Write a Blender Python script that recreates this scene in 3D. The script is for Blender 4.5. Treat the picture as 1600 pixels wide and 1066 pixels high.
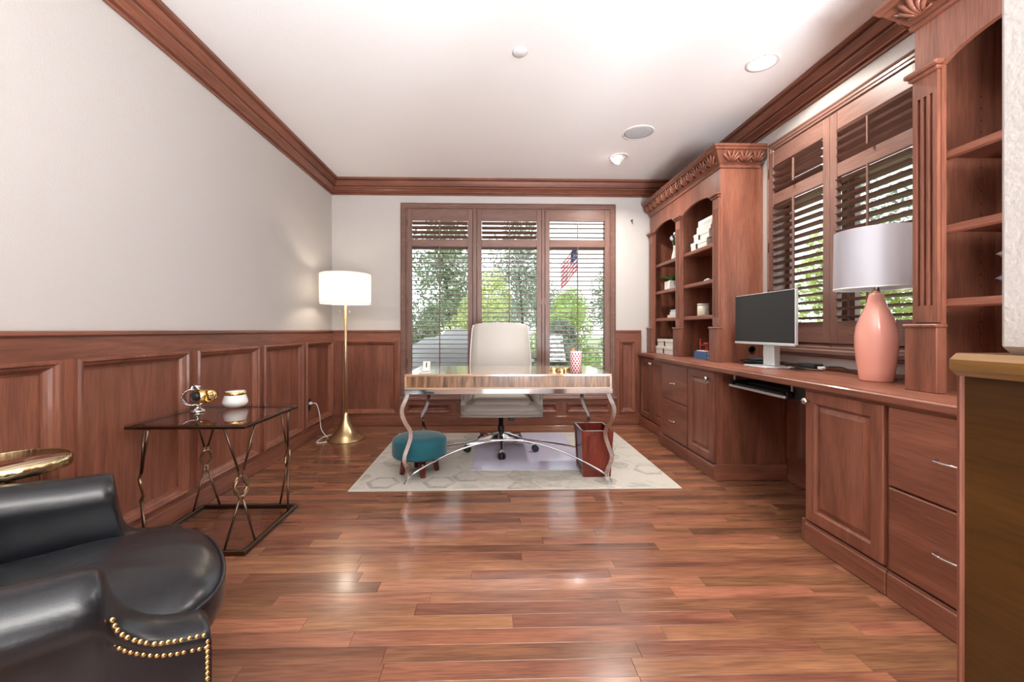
import bpy, bmesh, math, random
from mathutils import Vector, Matrix, noise as mnoise
random.seed(7)
PI = math.pi
for o in list(bpy.data.objects): bpy.data.objects.remove(o)
SC = bpy.context.scene
COL = SC.collection

# ------------------------------------------------------------------ camera
F = 650.0
cam_d = bpy.data.cameras.new('camera'); cam = bpy.data.objects.new('camera', cam_d); COL.objects.link(cam)
cam.location = (0, 0, 1.07); cam.rotation_euler = (PI/2, 0, math.radians(-1.48))
cam_d.sensor_width = 36; cam_d.lens = F/1600*36
cam_d.shift_x = 0.01013; cam_d.shift_y = -0.01094
cam_d.clip_start = 0.05; cam_d.clip_end = 300
SC.camera = cam
# ------------------------------------------------------------------ world / exposure
W = bpy.data.worlds.new('overcast'); SC.world = W; W.use_nodes = True
bg = W.node_tree.nodes['Background']; bg.inputs[0].default_value = (0.88, 0.94, 1.0, 1); bg.inputs[1].default_value = 1.6
SC.view_settings.view_transform = 'Standard'; SC.view_settings.look = 'None'
SC.view_settings.gamma = 1; SC.view_settings.use_curve_mapping = False
SC.view_settings.exposure = 1.15
CAN_W = 10          # watts of each recessed downlight
FILL_W = 40; LAMP_W = 4          # added pendant fill; floor lamp bulb
fd = bpy.data.lights.new('ceiling_fill', 'AREA'); fd.shape = 'RECTANGLE'; fd.size, fd.size_y = 1.9, 1.2; fd.spread = math.radians(115); fd.energy = 150; fd.color = (.95, .97, 1)
fo = bpy.data.objects.new('ceiling_fill', fd); COL.objects.link(fo); fo.location = (1.05, -1.8, .6); fo.rotation_euler = (math.radians(143), 0, math.radians(4))   # unseen fill light added behind the camera to brighten the ceiling
try:
    SC.cycles.max_bounces = 14; SC.cycles.diffuse_bounces = 10; SC.cycles.glossy_bounces = 4
    SC.cycles.transparent_max_bounces = 12; SC.cycles.use_denoising = True
    SC.cycles.caustics_reflective = False; SC.cycles.caustics_refractive = False
    SC.cycles.sample_clamp_indirect = 6
except Exception: pass

# ------------------------------------------------------------------ room constants
XL, XR, YB, ZC = -1.775, 2.14, 4.69, 2.745

# ------------------------------------------------------------------ materials
def new_mat(name):
    m = bpy.data.materials.new(name); m.use_nodes = True
    return m, m.node_tree.nodes, m.node_tree.links, m.node_tree.nodes['Principled BSDF']
def setp(b, **k):
    for n, v in k.items():
        n = n.replace('_', ' ')
        if n in b.inputs: b.inputs[n].default_value = v
def plain(name, col, rough=.5, metal=0, bump=0, bscale=200, **k):
    m, N, L, b = new_mat(name)
    setp(b, Base_Color=(*col, 1), Roughness=rough, Metallic=metal, **k)
    if bump:
        t = N.new('ShaderNodeTexCoord'); n = N.new('ShaderNodeTexNoise'); bp = N.new('ShaderNodeBump')
        n.inputs['Scale'].default_value = bscale; n.inputs['Detail'].default_value = 3
        bp.inputs['Strength'].default_value = bump; bp.inputs['Distance'].default_value = .004
        L.new(t.outputs['Object'], n.inputs['Vector']); L.new(n.outputs[0], bp.inputs['Height']); L.new(bp.outputs[0], b.inputs['Normal'])
    return m
def wood(name, dark, light, axis='z', across=9, rough=.4, coat=.12, vary=.25, fine=.25, hue=0):
    m, N, L, b = new_mat(name)
    t = N.new('ShaderNodeTexCoord'); oi = N.new('ShaderNodeObjectInfo')
    ad = N.new('ShaderNodeVectorMath'); ad.operation = 'ADD'
    ml = N.new('ShaderNodeVectorMath'); ml.operation = 'SCALE'; ml.inputs[0].default_value = (7.3, 5.1, 9.7)
    L.new(oi.outputs['Random'], ml.inputs['Scale']); L.new(t.outputs['Object'], ad.inputs[0]); L.new(ml.outputs[0], ad.inputs[1])
    def noise(sc_long, sc_cross, det, dist):
        mp = N.new('ShaderNodeMapping'); s = [sc_cross]*3; s['xyz'.index(axis)] = sc_long
        mp.inputs['Scale'].default_value = s; L.new(ad.outputs[0], mp.inputs['Vector'])
        n = N.new('ShaderNodeTexNoise'); n.inputs['Scale'].default_value = 1; n.inputs['Detail'].default_value = det
        n.inputs['Distortion'].default_value = dist; L.new(mp.outputs[0], n.inputs['Vector']); return n
    n1 = noise(across*.12, across, 5, 1.2); n2 = noise(9, 170, 2, 0)
    cr = N.new('ShaderNodeValToRGB'); e = cr.color_ramp.elements
    e[0].position = .3; e[0].color = (*dark, 1); e[1].position = .68; e[1].color = (*light, 1)
    L.new(n1.outputs[0], cr.inputs[0])
    mx = N.new('ShaderNodeMix'); mx.data_type = 'RGBA'; mx.blend_type = 'MULTIPLY'; mx.inputs[0].default_value = fine
    c2 = N.new('ShaderNodeValToRGB'); c2.color_ramp.elements[0].position = .35; c2.color_ramp.elements[1].position = .6
    L.new(n2.outputs[0], c2.inputs[0]); L.new(cr.outputs[0], mx.inputs[6]); L.new(c2.outputs[0], mx.inputs[7])
    hs = N.new('ShaderNodeHueSaturation'); mr = N.new('ShaderNodeMapRange')
    mr.inputs['To Min'].default_value = 1-vary; mr.inputs['To Max'].default_value = 1+vary
    L.new(oi.outputs['Random'], mr.inputs['Value']); L.new(mr.outputs[0], hs.inputs['Value'])
    if hue:
        wn = N.new('ShaderNodeTexWhiteNoise'); wn.noise_dimensions = '1D'; L.new(oi.outputs['Random'], wn.inputs['W'])
        m2 = N.new('ShaderNodeMapRange'); m2.inputs['To Min'].default_value = .5-hue; m2.inputs['To Max'].default_value = .5+hue
        L.new(wn.outputs['Value'], m2.inputs['Value']); L.new(m2.outputs[0], hs.inputs['Hue'])
    L.new(mx.outputs[2], hs.inputs['Color']); L.new(hs.outputs[0], b.inputs['Base Color'])
    setp(b, Roughness=rough, Coat_Weight=coat, Coat_Roughness=.12)
    bp = N.new('ShaderNodeBump'); bp.inputs['Strength'].default_value = .06; bp.inputs['Distance'].default_value = .001
    L.new(n2.outputs[0], bp.inputs['Height']); L.new(bp.outputs[0], b.inputs['Normal'])
    return m
CD, CLt = (.160, .053, .031), (.295, .107, .064)
WX = wood('cherry_x', CD, CLt, 'x', vary=.06); WY = wood('cherry_y', CD, CLt, 'y', vary=.06); WZ = wood('cherry_z', CD, CLt, 'z', vary=.06)
SD, SL = (.17, .085, .065), (.235, .125, .098)
SX = wood('shutter_x', SD, SL, 'x', vary=.05); SY = wood('shutter_y', SD, SL, 'y', vary=.05); SZ = wood('shutter_z', SD, SL, 'z', vary=.05)
FLR = wood('walnut_floor', (.14, .054, .030), (.31, .132, .070), 'x', across=11, rough=.24, coat=.3, vary=.30, fine=.3, hue=.008)
MAHO = wood('mahogany_red', (.10, .012, .006), (.21, .03, .014), 'z', rough=.25, vary=.05)
HALF = wood('half_wall_wood', (.045, .018, .004), (.10, .042, .009), 'y', rough=.35, vary=.03)
OAKE = wood('pale_edge_wood', (.42, .25, .14), (.58, .37, .22), 'x', across=20, rough=.2, vary=.04)
DESKT = wood('desk_top_wood', (.33, .2, .12), (.5, .33, .21), 'x', across=16, rough=.1, coat=.8, vary=.04)
ZEB = wood('striped_veneer', (.07, .026, .012), (.36, .19, .09), 'z', across=34, rough=.35, vary=.05)
PAINT = plain('wall_paint', (.54, .515, .495), .75, bump=.35, bscale=130)
CEIL = plain('ceiling_paint', (.90, .895, .89), .85, bump=.4, bscale=110)
BRASS = plain('brushed_brass', (.66, .50, .28), .28, 1); GOLD = plain('polished_gold', (.85, .60, .25), .12, 1)
CHROME = plain('chrome', (.70, .71, .74), .07, 1); NICKEL = plain('brushed_nickel', (.6, .59, .57), .25, 1)
BRONZE = plain('bronze_rod', (.13, .09, .065), .32, 1)
BLACK = plain('black_plastic', (.012, .012, .013), .4); RUBBER = plain('black_rubber', (.02, .02, .022), .6)
LEATHER = plain('black_leather', (.006, .007, .010), .3, bump=.12, bscale=240, Coat_Weight=.25, Coat_Roughness=.25)
CUSHL = plain('creased_black_leather', (.006, .007, .010), .3, bump=.55, bscale=14, Coat_Weight=.25, Coat_Roughness=.25)
WLEATHER = plain('white_leather', (.50, .475, .435), .38, bump=.15, bscale=260)
TEAL = plain('teal_velvet', (.003, .095, .125), .8, bump=.3, bscale=400, Sheen_Weight=.3, Sheen_Roughness=.4)
WHITE = plain('white_plastic', (.78, .78, .77), .4); PORC = plain('white_porcelain', (.8, .82, .79), .12)
PINK = plain('coral_ceramic', (.93, .43, .34), .14, Coat_Weight=.5)
CARD = plain('white_card', (.76, .75, .71), .6); CARD2 = plain('grey_card', (.5, .55, .53), .6)
DARKTAB = plain('dark_tab', (.03, .025, .022), .4, .4)
SCREEN = plain('screen_grey', (.028, .029, .030), .5, Specular_IOR_Level=.25); SILVER = plain('silver_plastic', (.72, .72, .73), .3, .6)
BLUEB = plain('blue_cover', (.04, .10, .24), .5); REDM = plain('red_enamel', (.35, .015, .015), .3)
LEAFG = plain('leaf_green', (.07, .22, .03), .5); STEMG = plain('stem_green', (.12, .2, .06), .6)
LAV = plain('lavender_flower', (.5, .55, .62), .8)
GRAYM = plain('grille_grey', (.56, .59, .62), .6); CANW = plain('can_white', (.8, .79, .77), .45)
HIDEB = plain('hide_white', (.50, .475, .43), .85, bump=.3, bscale=300)
CORD = plain('white_cord', (.8, .79, .76), .5)
def emis(name, col, s):
    m, N, L, b = new_mat(name); setp(b, Base_Color=(.8, .8, .8, 1), Emission_Color=(*col, 1), Emission_Strength=s); return m
BULB = emis('lit_bulb', (1, .93, .8), 9)
def glass(name, col, rough=0, t=.9):
    m, N, L, b = new_mat(name); N.remove(b); out = N['Material Output']
    tr = N.new('ShaderNodeBsdfTransparent'); tr.inputs[0].default_value = (*col, 1)
    gl = N.new('ShaderNodeBsdfGlossy'); gl.inputs['Roughness'].default_value = rough
    fr0 = N.new('ShaderNodeFresnel'); fr0.inputs[0].default_value = 1.5; ge = N.new('ShaderNodeNewGeometry'); iv = N.new('ShaderNodeMath'); iv.operation = 'SUBTRACT'; iv.inputs[0].default_value = 1; L.new(ge.outputs['Backfacing'], iv.inputs[1])
    fr = N.new('ShaderNodeMath'); fr.operation = 'MULTIPLY'; L.new(fr0.outputs[0], fr.inputs[0]); L.new(iv.outputs[0], fr.inputs[1])
    mx = N.new('ShaderNodeMixShader'); L.new(fr.outputs[0], mx.inputs[0]); L.new(tr.outputs[0], mx.inputs[1]); L.new(gl.outputs[0], mx.inputs[2])
    L.new(mx.outputs[0], out.inputs[0]); return m
GLASS = glass('window_glass', (.96, .98, .97)); TGLASS = glass('table_glass', (.90, .86, .83)); CLEAR = glass('clear_glass', (.93, .95, .95))
def translucent(name, col, tw=.5, e=0):
    m, N, L, b = new_mat(name); N.remove(b); out = N['Material Output']
    d = N.new('ShaderNodeBsdfDiffuse'); d.inputs[0].default_value = (*col, 1)
    t = N.new('ShaderNodeBsdfTranslucent'); t.inputs[0].default_value = (*col, 1)
    mx = N.new('ShaderNodeMixShader'); mx.inputs[0].default_value = tw
    L.new(d.outputs[0], mx.inputs[1]); L.new(t.outputs[0], mx.inputs[2]); L.new(mx.outputs[0], out.inputs[0]); return m
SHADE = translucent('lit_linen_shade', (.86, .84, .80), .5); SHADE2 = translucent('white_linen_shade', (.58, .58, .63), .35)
def mat_mat():
    m, N, L, b = new_mat('chair_mat_plastic'); setp(b, Base_Color=(.66, .65, .82, 1), Roughness=.16, Alpha=.78); return m
MATP = mat_mat()
def hide():
    m, N, L, b = new_mat('cowhide_patch')
    oi = N.new('ShaderNodeObjectInfo'); t = N.new('ShaderNodeTexCoord'); n = N.new('ShaderNodeTexNoise')
    n.inputs['Scale'].default_value = 16; n.inputs['Detail'].default_value = 5; L.new(t.outputs['Object'], n.inputs['Vector'])
    mr = N.new('ShaderNodeMath'); mr.operation = 'MULTIPLY_ADD'; mr.inputs[1].default_value = .55
    L.new(oi.outputs['Random'], mr.inputs[0])
    m2 = N.new('ShaderNodeMath'); m2.operation = 'MULTIPLY'; m2.inputs[1].default_value = .75; L.new(n.outputs[0], m2.inputs[0]); L.new(m2.outputs[0], mr.inputs[2])
    cr = N.new('ShaderNodeValToRGB'); e = cr.color_ramp.elements
    e[0].position = .3; e[0].color = (.30, .275, .24, 1); e[1].position = .62; e[1].color = (.49, .46, .41, 1)
    L.new(mr.outputs[0], cr.inputs[0]); L.new(cr.outputs[0], b.inputs['Base Color']); setp(b, Roughness=.8)
    return m
HIDE = hide()
def foliage(name, c0, c1):
    m, N, L, b = new_mat(name); N.remove(b); out = N['Material Output']
    t = N.new('ShaderNodeTexCoord'); n = N.new('ShaderNodeTexNoise'); n.inputs['Scale'].default_value = 3; n.inputs['Detail'].default_value = 3
    L.new(t.outputs['Object'], n.inputs['Vector'])
    cr = N.new('ShaderNodeValToRGB'); e = cr.color_ramp.elements; e[0].position = .35; e[0].color = (*c0, 1); e[1].position = .65; e[1].color = (*c1, 1)
    L.new(n.outputs[0], cr.inputs[0])
    d = N.new('ShaderNodeBsdfDiffuse'); tr = N.new('ShaderNodeBsdfTranslucent'); mx = N.new('ShaderNodeMixShader'); mx.inputs[0].default_value = .35
    L.new(cr.outputs[0], d.inputs[0]); L.new(cr.outputs[0], tr.inputs[0]); L.new(d.outputs[0], mx.inputs[1]); L.new(tr.outputs[0], mx.inputs[2]); L.new(mx.outputs[0], out.inputs[0])
    return m
FOL_D = foliage('foliage_dark', (.14, .18, .10), (.34, .39, .25)); FOL_G = foliage('foliage_grey', (.17, .20, .14), (.38, .42, .32))
FOL_Y = foliage('foliage_yellow', (.32, .37, .11), (.62, .66, .28)); FOL_B = foliage('foliage_bright', (.24, .36, .09), (.52, .62, .24))
BARK = plain('bark', (.10, .075, .055), .9, bump=.5, bscale=30); LAWN = plain('lawn_green', (.24, .28, .14), .95, bump=.6, bscale=40)
STONE = plain('grey_stone', (.20, .195, .19), .9, bump=.6, bscale=14); CONC = plain('pale_concrete', (.6, .58, .54), .9)
FENCEW = plain('fence_brown', (.5, .33, .27), .85)

# ------------------------------------------------------------------ mesh builder
WLOC = {}
class MB:
    def __init__(s): s.v = []; s.f = []; s.sm = []
    def add(s, vs, fs, smooth=False):
        o = len(s.v); s.v += [tuple(p) for p in vs]; s.f += [tuple(i+o for i in f) for f in fs]; s.sm += [smooth]*len(fs); return s
    def box(s, x0, x1, y0, y1, z0, z1, c=0):
        if x1 < x0: x0, x1 = x1, x0
        if y1 < y0: y0, y1 = y1, y0
        if z1 < z0: z0, z1 = z1, z0
        if not c:
            vs = [(x, y, z) for z in (z0, z1) for y in (y0, y1) for x in (x0, x1)]
            return s.add(vs, [(0, 2, 3, 1), (4, 5, 7, 6), (0, 1, 5, 4), (2, 6, 7, 3), (0, 4, 6, 2), (1, 3, 7, 5)])
        c = min(c, (x1-x0)*.45, (y1-y0)*.45, (z1-z0)*.45)
        bm = bmesh.new(); bmesh.ops.create_cube(bm, size=1)
        for v in bm.verts: v.co = Vector(((x0+x1)/2+v.co.x*(x1-x0), (y0+y1)/2+v.co.y*(y1-y0), (z0+z1)/2+v.co.z*(z1-z0)))
        bmesh.ops.bevel(bm, geom=bm.edges[:], offset=c, segments=1, affect='EDGES', clamp_overlap=True)
        bm.verts.index_update(); s.add([v.co[:] for v in bm.verts], [[v.index for v in f.verts] for f in bm.faces]); bm.free(); return s
    def prism(s, poly, axis, a, b, smooth=False):      # poly: 2-d points in the remaining axes (in x,y,z order)
        def P(p, t):
            q = list(p); q.insert('xyz'.index(axis), t); return tuple(q)
        n = len(poly); vs = [P(p, a) for p in poly]+[P(p, b) for p in poly]
        o = len(s.v); s.add(vs, [tuple(range(n))[::-1], tuple(range(n, 2*n))]); s.v = s.v[:o]+list(vs)
        base = o
        s.f += [tuple(base+k for k in (i, (i+1) % n, n+(i+1) % n, n+i)) for i in range(n)]; s.sm += [smooth]*n
        return s
    def loft(s, rings, closed=True, cap=True, smooth=True):
        n = len(rings[0]); vs = [p for r in rings for p in r]; fs = []
        for k in range(len(rings)-1):
            for i in range(n if closed else n-1):
                j = (i+1) % n; fs.append((k*n+i, k*n+j, (k+1)*n+j, (k+1)*n+i))
        s.add(vs, fs, smooth)
        if cap:
            o = len(s.v)-len(vs)
            s.f += [tuple(o+i for i in range(n))[::-1], tuple(o+(len(rings)-1)*n+i for i in range(n))]; s.sm += [False, False]
        return s
    def lathe(s, prof, c=(0, 0, 0), n=24, axis='z', smooth=True, cap=True):
        rings = []
        for r, h in prof:
            ring = []
            for i in range(n):
                a = 2*PI*i/n; p = (r*math.cos(a), r*math.sin(a))
                q = {'z': (p[0], p[1], h), 'x': (h, p[0], p[1]), 'y': (p[1], h, p[0])}[axis]
                ring.append((c[0]+q[0], c[1]+q[1], c[2]+q[2]))
            rings.append(ring)
        return s.loft(rings, True, cap, smooth)
    def tube(s, pts, r, n=8, closed=False, sec=None, up=(0, 0, 1), smooth=True):
        pts = [Vector(p) for p in pts]; rings = []; N = len(pts)
        for i, p in enumerate(pts):
            if closed: t = pts[(i+1) % N]-pts[i-1]
            else: t = pts[min(i+1, N-1)]-pts[max(i-1, 0)]
            t.normalize(); u = Vector(up); x = t.cross(u)
            if x.length < 1e-3: x = t.cross(Vector((1, 0.1, 0)))
            x.normalize(); y = x.cross(t)
            rr = r[i] if isinstance(r, (list, tuple)) else r
            if sec: rings.append([(p+x*a+y*b)[:] for a, b in sec])
            else: rings.append([(p+x*rr*math.cos(2*PI*k/n)+y*rr*math.sin(2*PI*k/n))[:] for k in range(n)])
        if closed: rings.append(rings[0])
        return s.loft(rings, True, not closed, smooth)
    def ball(s, c, rx, ry=None, rz=None, nu=12, nv=8):
        ry = ry or rx; rz = rz or rx
        rings = []
        for j in range(nv+1):
            a = -PI/2+PI*j/nv; q = max(math.cos(a), .02)
            rings.append([(c[0]+rx*q*math.cos(2*PI*i/nu), c[1]+ry*q*math.sin(2*PI*i/nu), c[2]+rz*math.sin(a)) for i in range(nu)])
        return s.loft(rings)
    def ring(s, rect, prof, mp, fill=False):           # mitred frame: prof = [(inset, height)]; mp(a,b,h)->xyz
        a0, a1, b0, b1 = rect; vs = []; n = len(prof)
        for d, h in prof:
            for a, b in ((a0+d, b0+d), (a1-d, b0+d), (a1-d, b1-d), (a0+d, b1-d)): vs.append(mp(a, b, h))
        fs = [(k*4+i, k*4+(i+1) % 4, (k+1)*4+(i+1) % 4, (k+1)*4+i) for k in range(n-1) for i in range(4)]
        if fill: fs.append(tuple((n-1)*4+i for i in range(4)))
        return s.add(vs, fs)
    def xf(s, M): s.v = [tuple(M @ Vector(p)) for p in s.v]; return s
    def build(s, name, mat, parent=None, loc=None, **props):
        base = Vector(loc) if loc is not None else (Vector(WLOC[parent.name]) if parent else Vector((0, 0, 0)))
        me = bpy.data.meshes.new(name)
        me.from_pydata([tuple(Vector(p)-base) for p in s.v], [], s.f)
        me.polygons.foreach_set('use_smooth', s.sm)
        bm = bmesh.new(); bm.from_mesh(me); bmesh.ops.recalc_face_normals(bm, faces=bm.faces); bm.to_mesh(me); bm.free()
        me.materials.append(mat); me.update()
        o = bpy.data.objects.new(name, me); COL.objects.link(o); WLOC[o.name] = tuple(base)
        if parent:
            o.parent = parent; o.location = base-Vector(WLOC[parent.name])
        else: o.location = base
        for k, v in props.items(): o[k] = v
        return o
def thing(name, label, cat, loc=(0, 0, 0), group=None):
    o = bpy.data.objects.new(name, None); COL.objects.link(o); o.location = loc; o.empty_display_size = .1
    WLOC[o.name] = tuple(loc); o['label'] = label; o['category'] = cat
    if group: o['group'] = group
    return o
def setting(name, loc=(0, 0, 0)):
    o = bpy.data.objects.new(name, None); COL.objects.link(o); o.location = loc; WLOC[o.name] = tuple(loc); o['kind'] = 'structure'; return o
def struct(name, mb, mat, **k): return mb.build(name, mat, None, kind='structure', **k)
def single(name, mb, mat, label, cat, loc, group=None):
    o = mb.build(name, mat, None, loc=loc); o['label'] = label; o['category'] = cat
    if group: o['group'] = group
    return o
def copy_part(src, parent, loc):                       # copy sharing mesh data
    o = src.copy(); COL.objects.link(o); o.parent = parent; o.location = Vector(loc)-Vector(WLOC[parent.name]); WLOC[o.name] = tuple(loc); return o
def spline(pts, k=6):
    pts = [Vector(p) for p in pts]; out = []
    for i in range(len(pts)-1):
        p0, p1, p2, p3 = pts[max(i-1, 0)], pts[i], pts[i+1], pts[min(i+2, len(pts)-1)]
        for j in range(k):
            t = j/k; out.append(.5*((2*p1)+(p2-p0)*t+(2*p0-5*p1+4*p2-p3)*t*t+(3*p1-p0-3*p2+p3)*t**3))
    out.append(pts[-1]); return out
mB = lambda a, b, h: (a, YB-h, b)                       # back wall
mL = lambda a, b, h: (XL+h, a, b)                       # left wall
mR = lambda a, b, h: (XR-h, a, b)                       # right wall

# ================================================================== SETTING
# floor: boards as parts
fl = MB().box(-2.0, 2.35, -3.2, YB+.15, -.12, -.012).build('floor', plain('subfloor', (.05, .03, .02), .9), None, kind='structure')
PW = .0727; y = 1.2; rows = []
rest = MB(); nb = 0
def board(mb, x0, x1, y0, y1): mb.box(x0, x1, y0+.0005, y1-.0005, -.012, random.uniform(-.0004, 0), .0007)
row = 0
while y < YB:
    y1 = min(y+PW, YB); x = XL-random.uniform(0, .9); xe = XR if y > 2.0 else XR
    while x < xe:
        Lb = random.choice((.45, .6, .75, .9, 1.1, 1.3))*random.uniform(.85, 1.1)
        a, b = max(x, XL), min(x+Lb, xe)
        if b-a > .03:
            cx = (a+b)/2
            seen = a < 1.6 or 2.06 < y < 2.95
            if seen and nb < 296:
                m = MB(); board(m, a+.0004, b-.0004, y, y1)
                m.build('plank', FLR, fl, loc=(cx, y, 0)); nb += 1
            else: board(rest, a, b, y, y1)
        x += Lb
    y = y1; row += 1
y = 1.2
while y > -3.1:
    x = -2.0
    while x < 2.3:
        Lb = random.uniform(.5, 1.3); board(rest, x, min(x+Lb, 2.3), y-PW, y); x += Lb
    y -= PW
rest.build('plank_field', FLR, fl, kind='stuff')
# walls
struct('wall_left', MB().box(XL-.12, XL, -2.2, YB+.15, 0, ZC), PAINT)
w1 = (-.95, 1.352, .36, 2.43); w2 = (1.98, 3.09, 1.0, 2.42)        # window openings
struct('wall_back', MB().box(XL, w1[0], YB, YB+.15, 0, ZC).box(w1[1], XR+.15, YB, YB+.15, 0, ZC).box(w1[0], w1[1], YB, YB+.15, 0, w1[2]).box(w1[0], w1[1], YB, YB+.15, w1[3], ZC), PAINT)
struct('wall_right', MB().box(XR, XR+.15, -2.2, w2[0], 0, ZC).box(XR, XR+.15, w2[1], YB, 0, ZC).box(XR, XR+.15, w2[0], w2[1], 0, w2[2]).box(XR, XR+.15, w2[0], w2[1], w2[3], ZC), PAINT)
struct('ceiling', MB().box(-2.0, 2.35, -2.4, YB+.15, ZC, ZC+.12), CEIL)
struct('wall_front', MB().box(-2.0, -.15, -2.5, -2.4, 0, ZC).box(.75, 2.35, -2.5, -2.4, 0, ZC).box(-.15, .75, -2.5, -2.4, 2.15, ZC), PAINT)   # unseen end wall added behind the camera, opening sized to limit the light
# crown moulding: (out from wall, height below ceiling)
CR = [(0, -.17), (.014, -.17), (.014, -.160), (.006, -.156), (.006, -.149), (.027, -.146), (.027, -.136), (.018, -.131), (.036, -.112), (.056, -.105), (.056, -.096), (.043, -.092), (.043, -.085), (.060, -.080), (.074, -.055), (.083, -.036), (.074, -.032), (.074, -.026), (.1, -.022), (.1, 0), (0, 0)]
def crown(name, axis, wall, sgn, t0, t1, m0, m1, mat):
    vs = []; n = len(CR)
    for t, m in ((t0, m0), (t1, m1)):
        for d, z in CR:
            tt = t+m*d
            vs.append((wall+sgn*d, tt, ZC+z) if axis == 'y' else (tt, wall+sgn*d, ZC+z))
    fs = [(i, (i+1) % n, n+(i+1) % n, n+i) for i in range(n)]+[tuple(range(n)), tuple(range(n, 2*n))]
    struct(name, MB().add(vs, fs), mat)
crown('trim_1', 'y', XL, 1, .25, YB, 0, -1, WY); crown('trim_2', 'x', YB, -1, XL, XR, 1, -1, WX); crown('trim_3', 'y', XR, -1, -.6, YB, 0, -1, WY)
# wainscot
FT = .025                                               # frame face proud of drywall
PM = [(0, FT-.002), (0, FT+.014), (.006, FT+.024), (.014, FT+.024), (.02, FT+.014), (.028, FT+.011), (.036, FT+.002), (.044, FT-.010), (.05, FT-.012), (.05, FT-.02)]
def wainscot(name, mp, mat_h, a0, a1, panels, z0=.135, z1=.948, top=1.066, base=True):
    r = setting(name)
    along = mat_h
    b = MB(); 
    def bx(a, bb, z_0, z_1, h0, h1, c=0):
        p, q = mp(a, z_0, h0), mp(bb, z_1, h1); return MB().box(p[0], q[0], p[1], q[1], p[2], q[2], c)
    bx(a0, a1, z1, top-.02, 0, FT).build('top_rail', along, r)
    bx(a0, a1, top-.022, top, 0, FT+.016, .005).build('cap_rail', along, r)
    bx(a0, a1, .09, z0, 0, FT).build('bottom_rail', along, r)
    edges = [a0]+[e for p in panels for e in p]+[a1]
    for i in range(0, len(edges), 2):
        if edges[i+1]-edges[i] > .004: bx(edges[i], edges[i+1], z0, z1, 0, FT).build('stile', WZ, r)
    for p in panels:
        c = mp((p[0]+p[1])/2, (z0+z1)/2, 0)
        q = bx(p[0]+.03, p[1]-.03, z0+.03, z1-.03, 0, FT-.018).build('panel', WZ, r, loc=c)
        MB().ring((p[0], p[1], z0, z1), PM, mp).build('panel_moulding', WZ, q, loc=c)
    return r
wainscot('trim_4', mL, WY, .25, YB, [(1.064, 1.724), (1.794, 2.44), (2.511, 3.167), (3.233, 3.894), (3.961, 4.608)])
wainscot('trim_5', mB, WX, XL+FT, -1.005, [(-1.647, -1.04)])
wainscot('trim_6', mB, WX, 1.407, 1.7, [(1.452, 1.63)])
wainscot('trim_7', mB, WX, -1.005, 1.407, [(-.948, -.447), (-.348, .748), (.849, 1.345)], z0=.138, z1=.252, top=.306)
wainscot('trim_8', mR, WY, 2.0, 2.95, [(2.12, 2.80)], z0=.16, z1=.72, top=.775)
def basebd(name, x0, x1, y0, y1, m): struct(name, MB().box(x0, x1, y0, y1, 0, .1, .004), m)
basebd('baseboard_left', XL, XL+FT+.008, .25, YB, WY); basebd('baseboard_back', XL, 1.7, YB-FT-.008, YB, WX); basebd('baseboard_right', XR-FT-.008, XR, 2.0, 2.95, WY)

# half wall beside the camera (right foreground): wood body, cap, plastered column on it
t9 = setting('trim_9', (.75, .2, 0))
MB().box(.758, .90, -1.0, .6465, 0, .998).build('panel', HALF, t9)
MB().box(.752, .765, .6465, .654, 0, .998, .002).box(.765, .90, .6465, .654, 0, .998).build('corner_board', WZ, t9)
MB().box(.735, .93, -1.0, .657, .997, 1.033, .010).build('cap_rail', wood('half_wall_cap', (.13, .06, .016), (.24, .12, .035), 'y', rough=.3, vary=.02), t9)
struct('wall_column', MB().box(.772, .885, .36, .618, 1.033, ZC, .012), PAINT)

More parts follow.
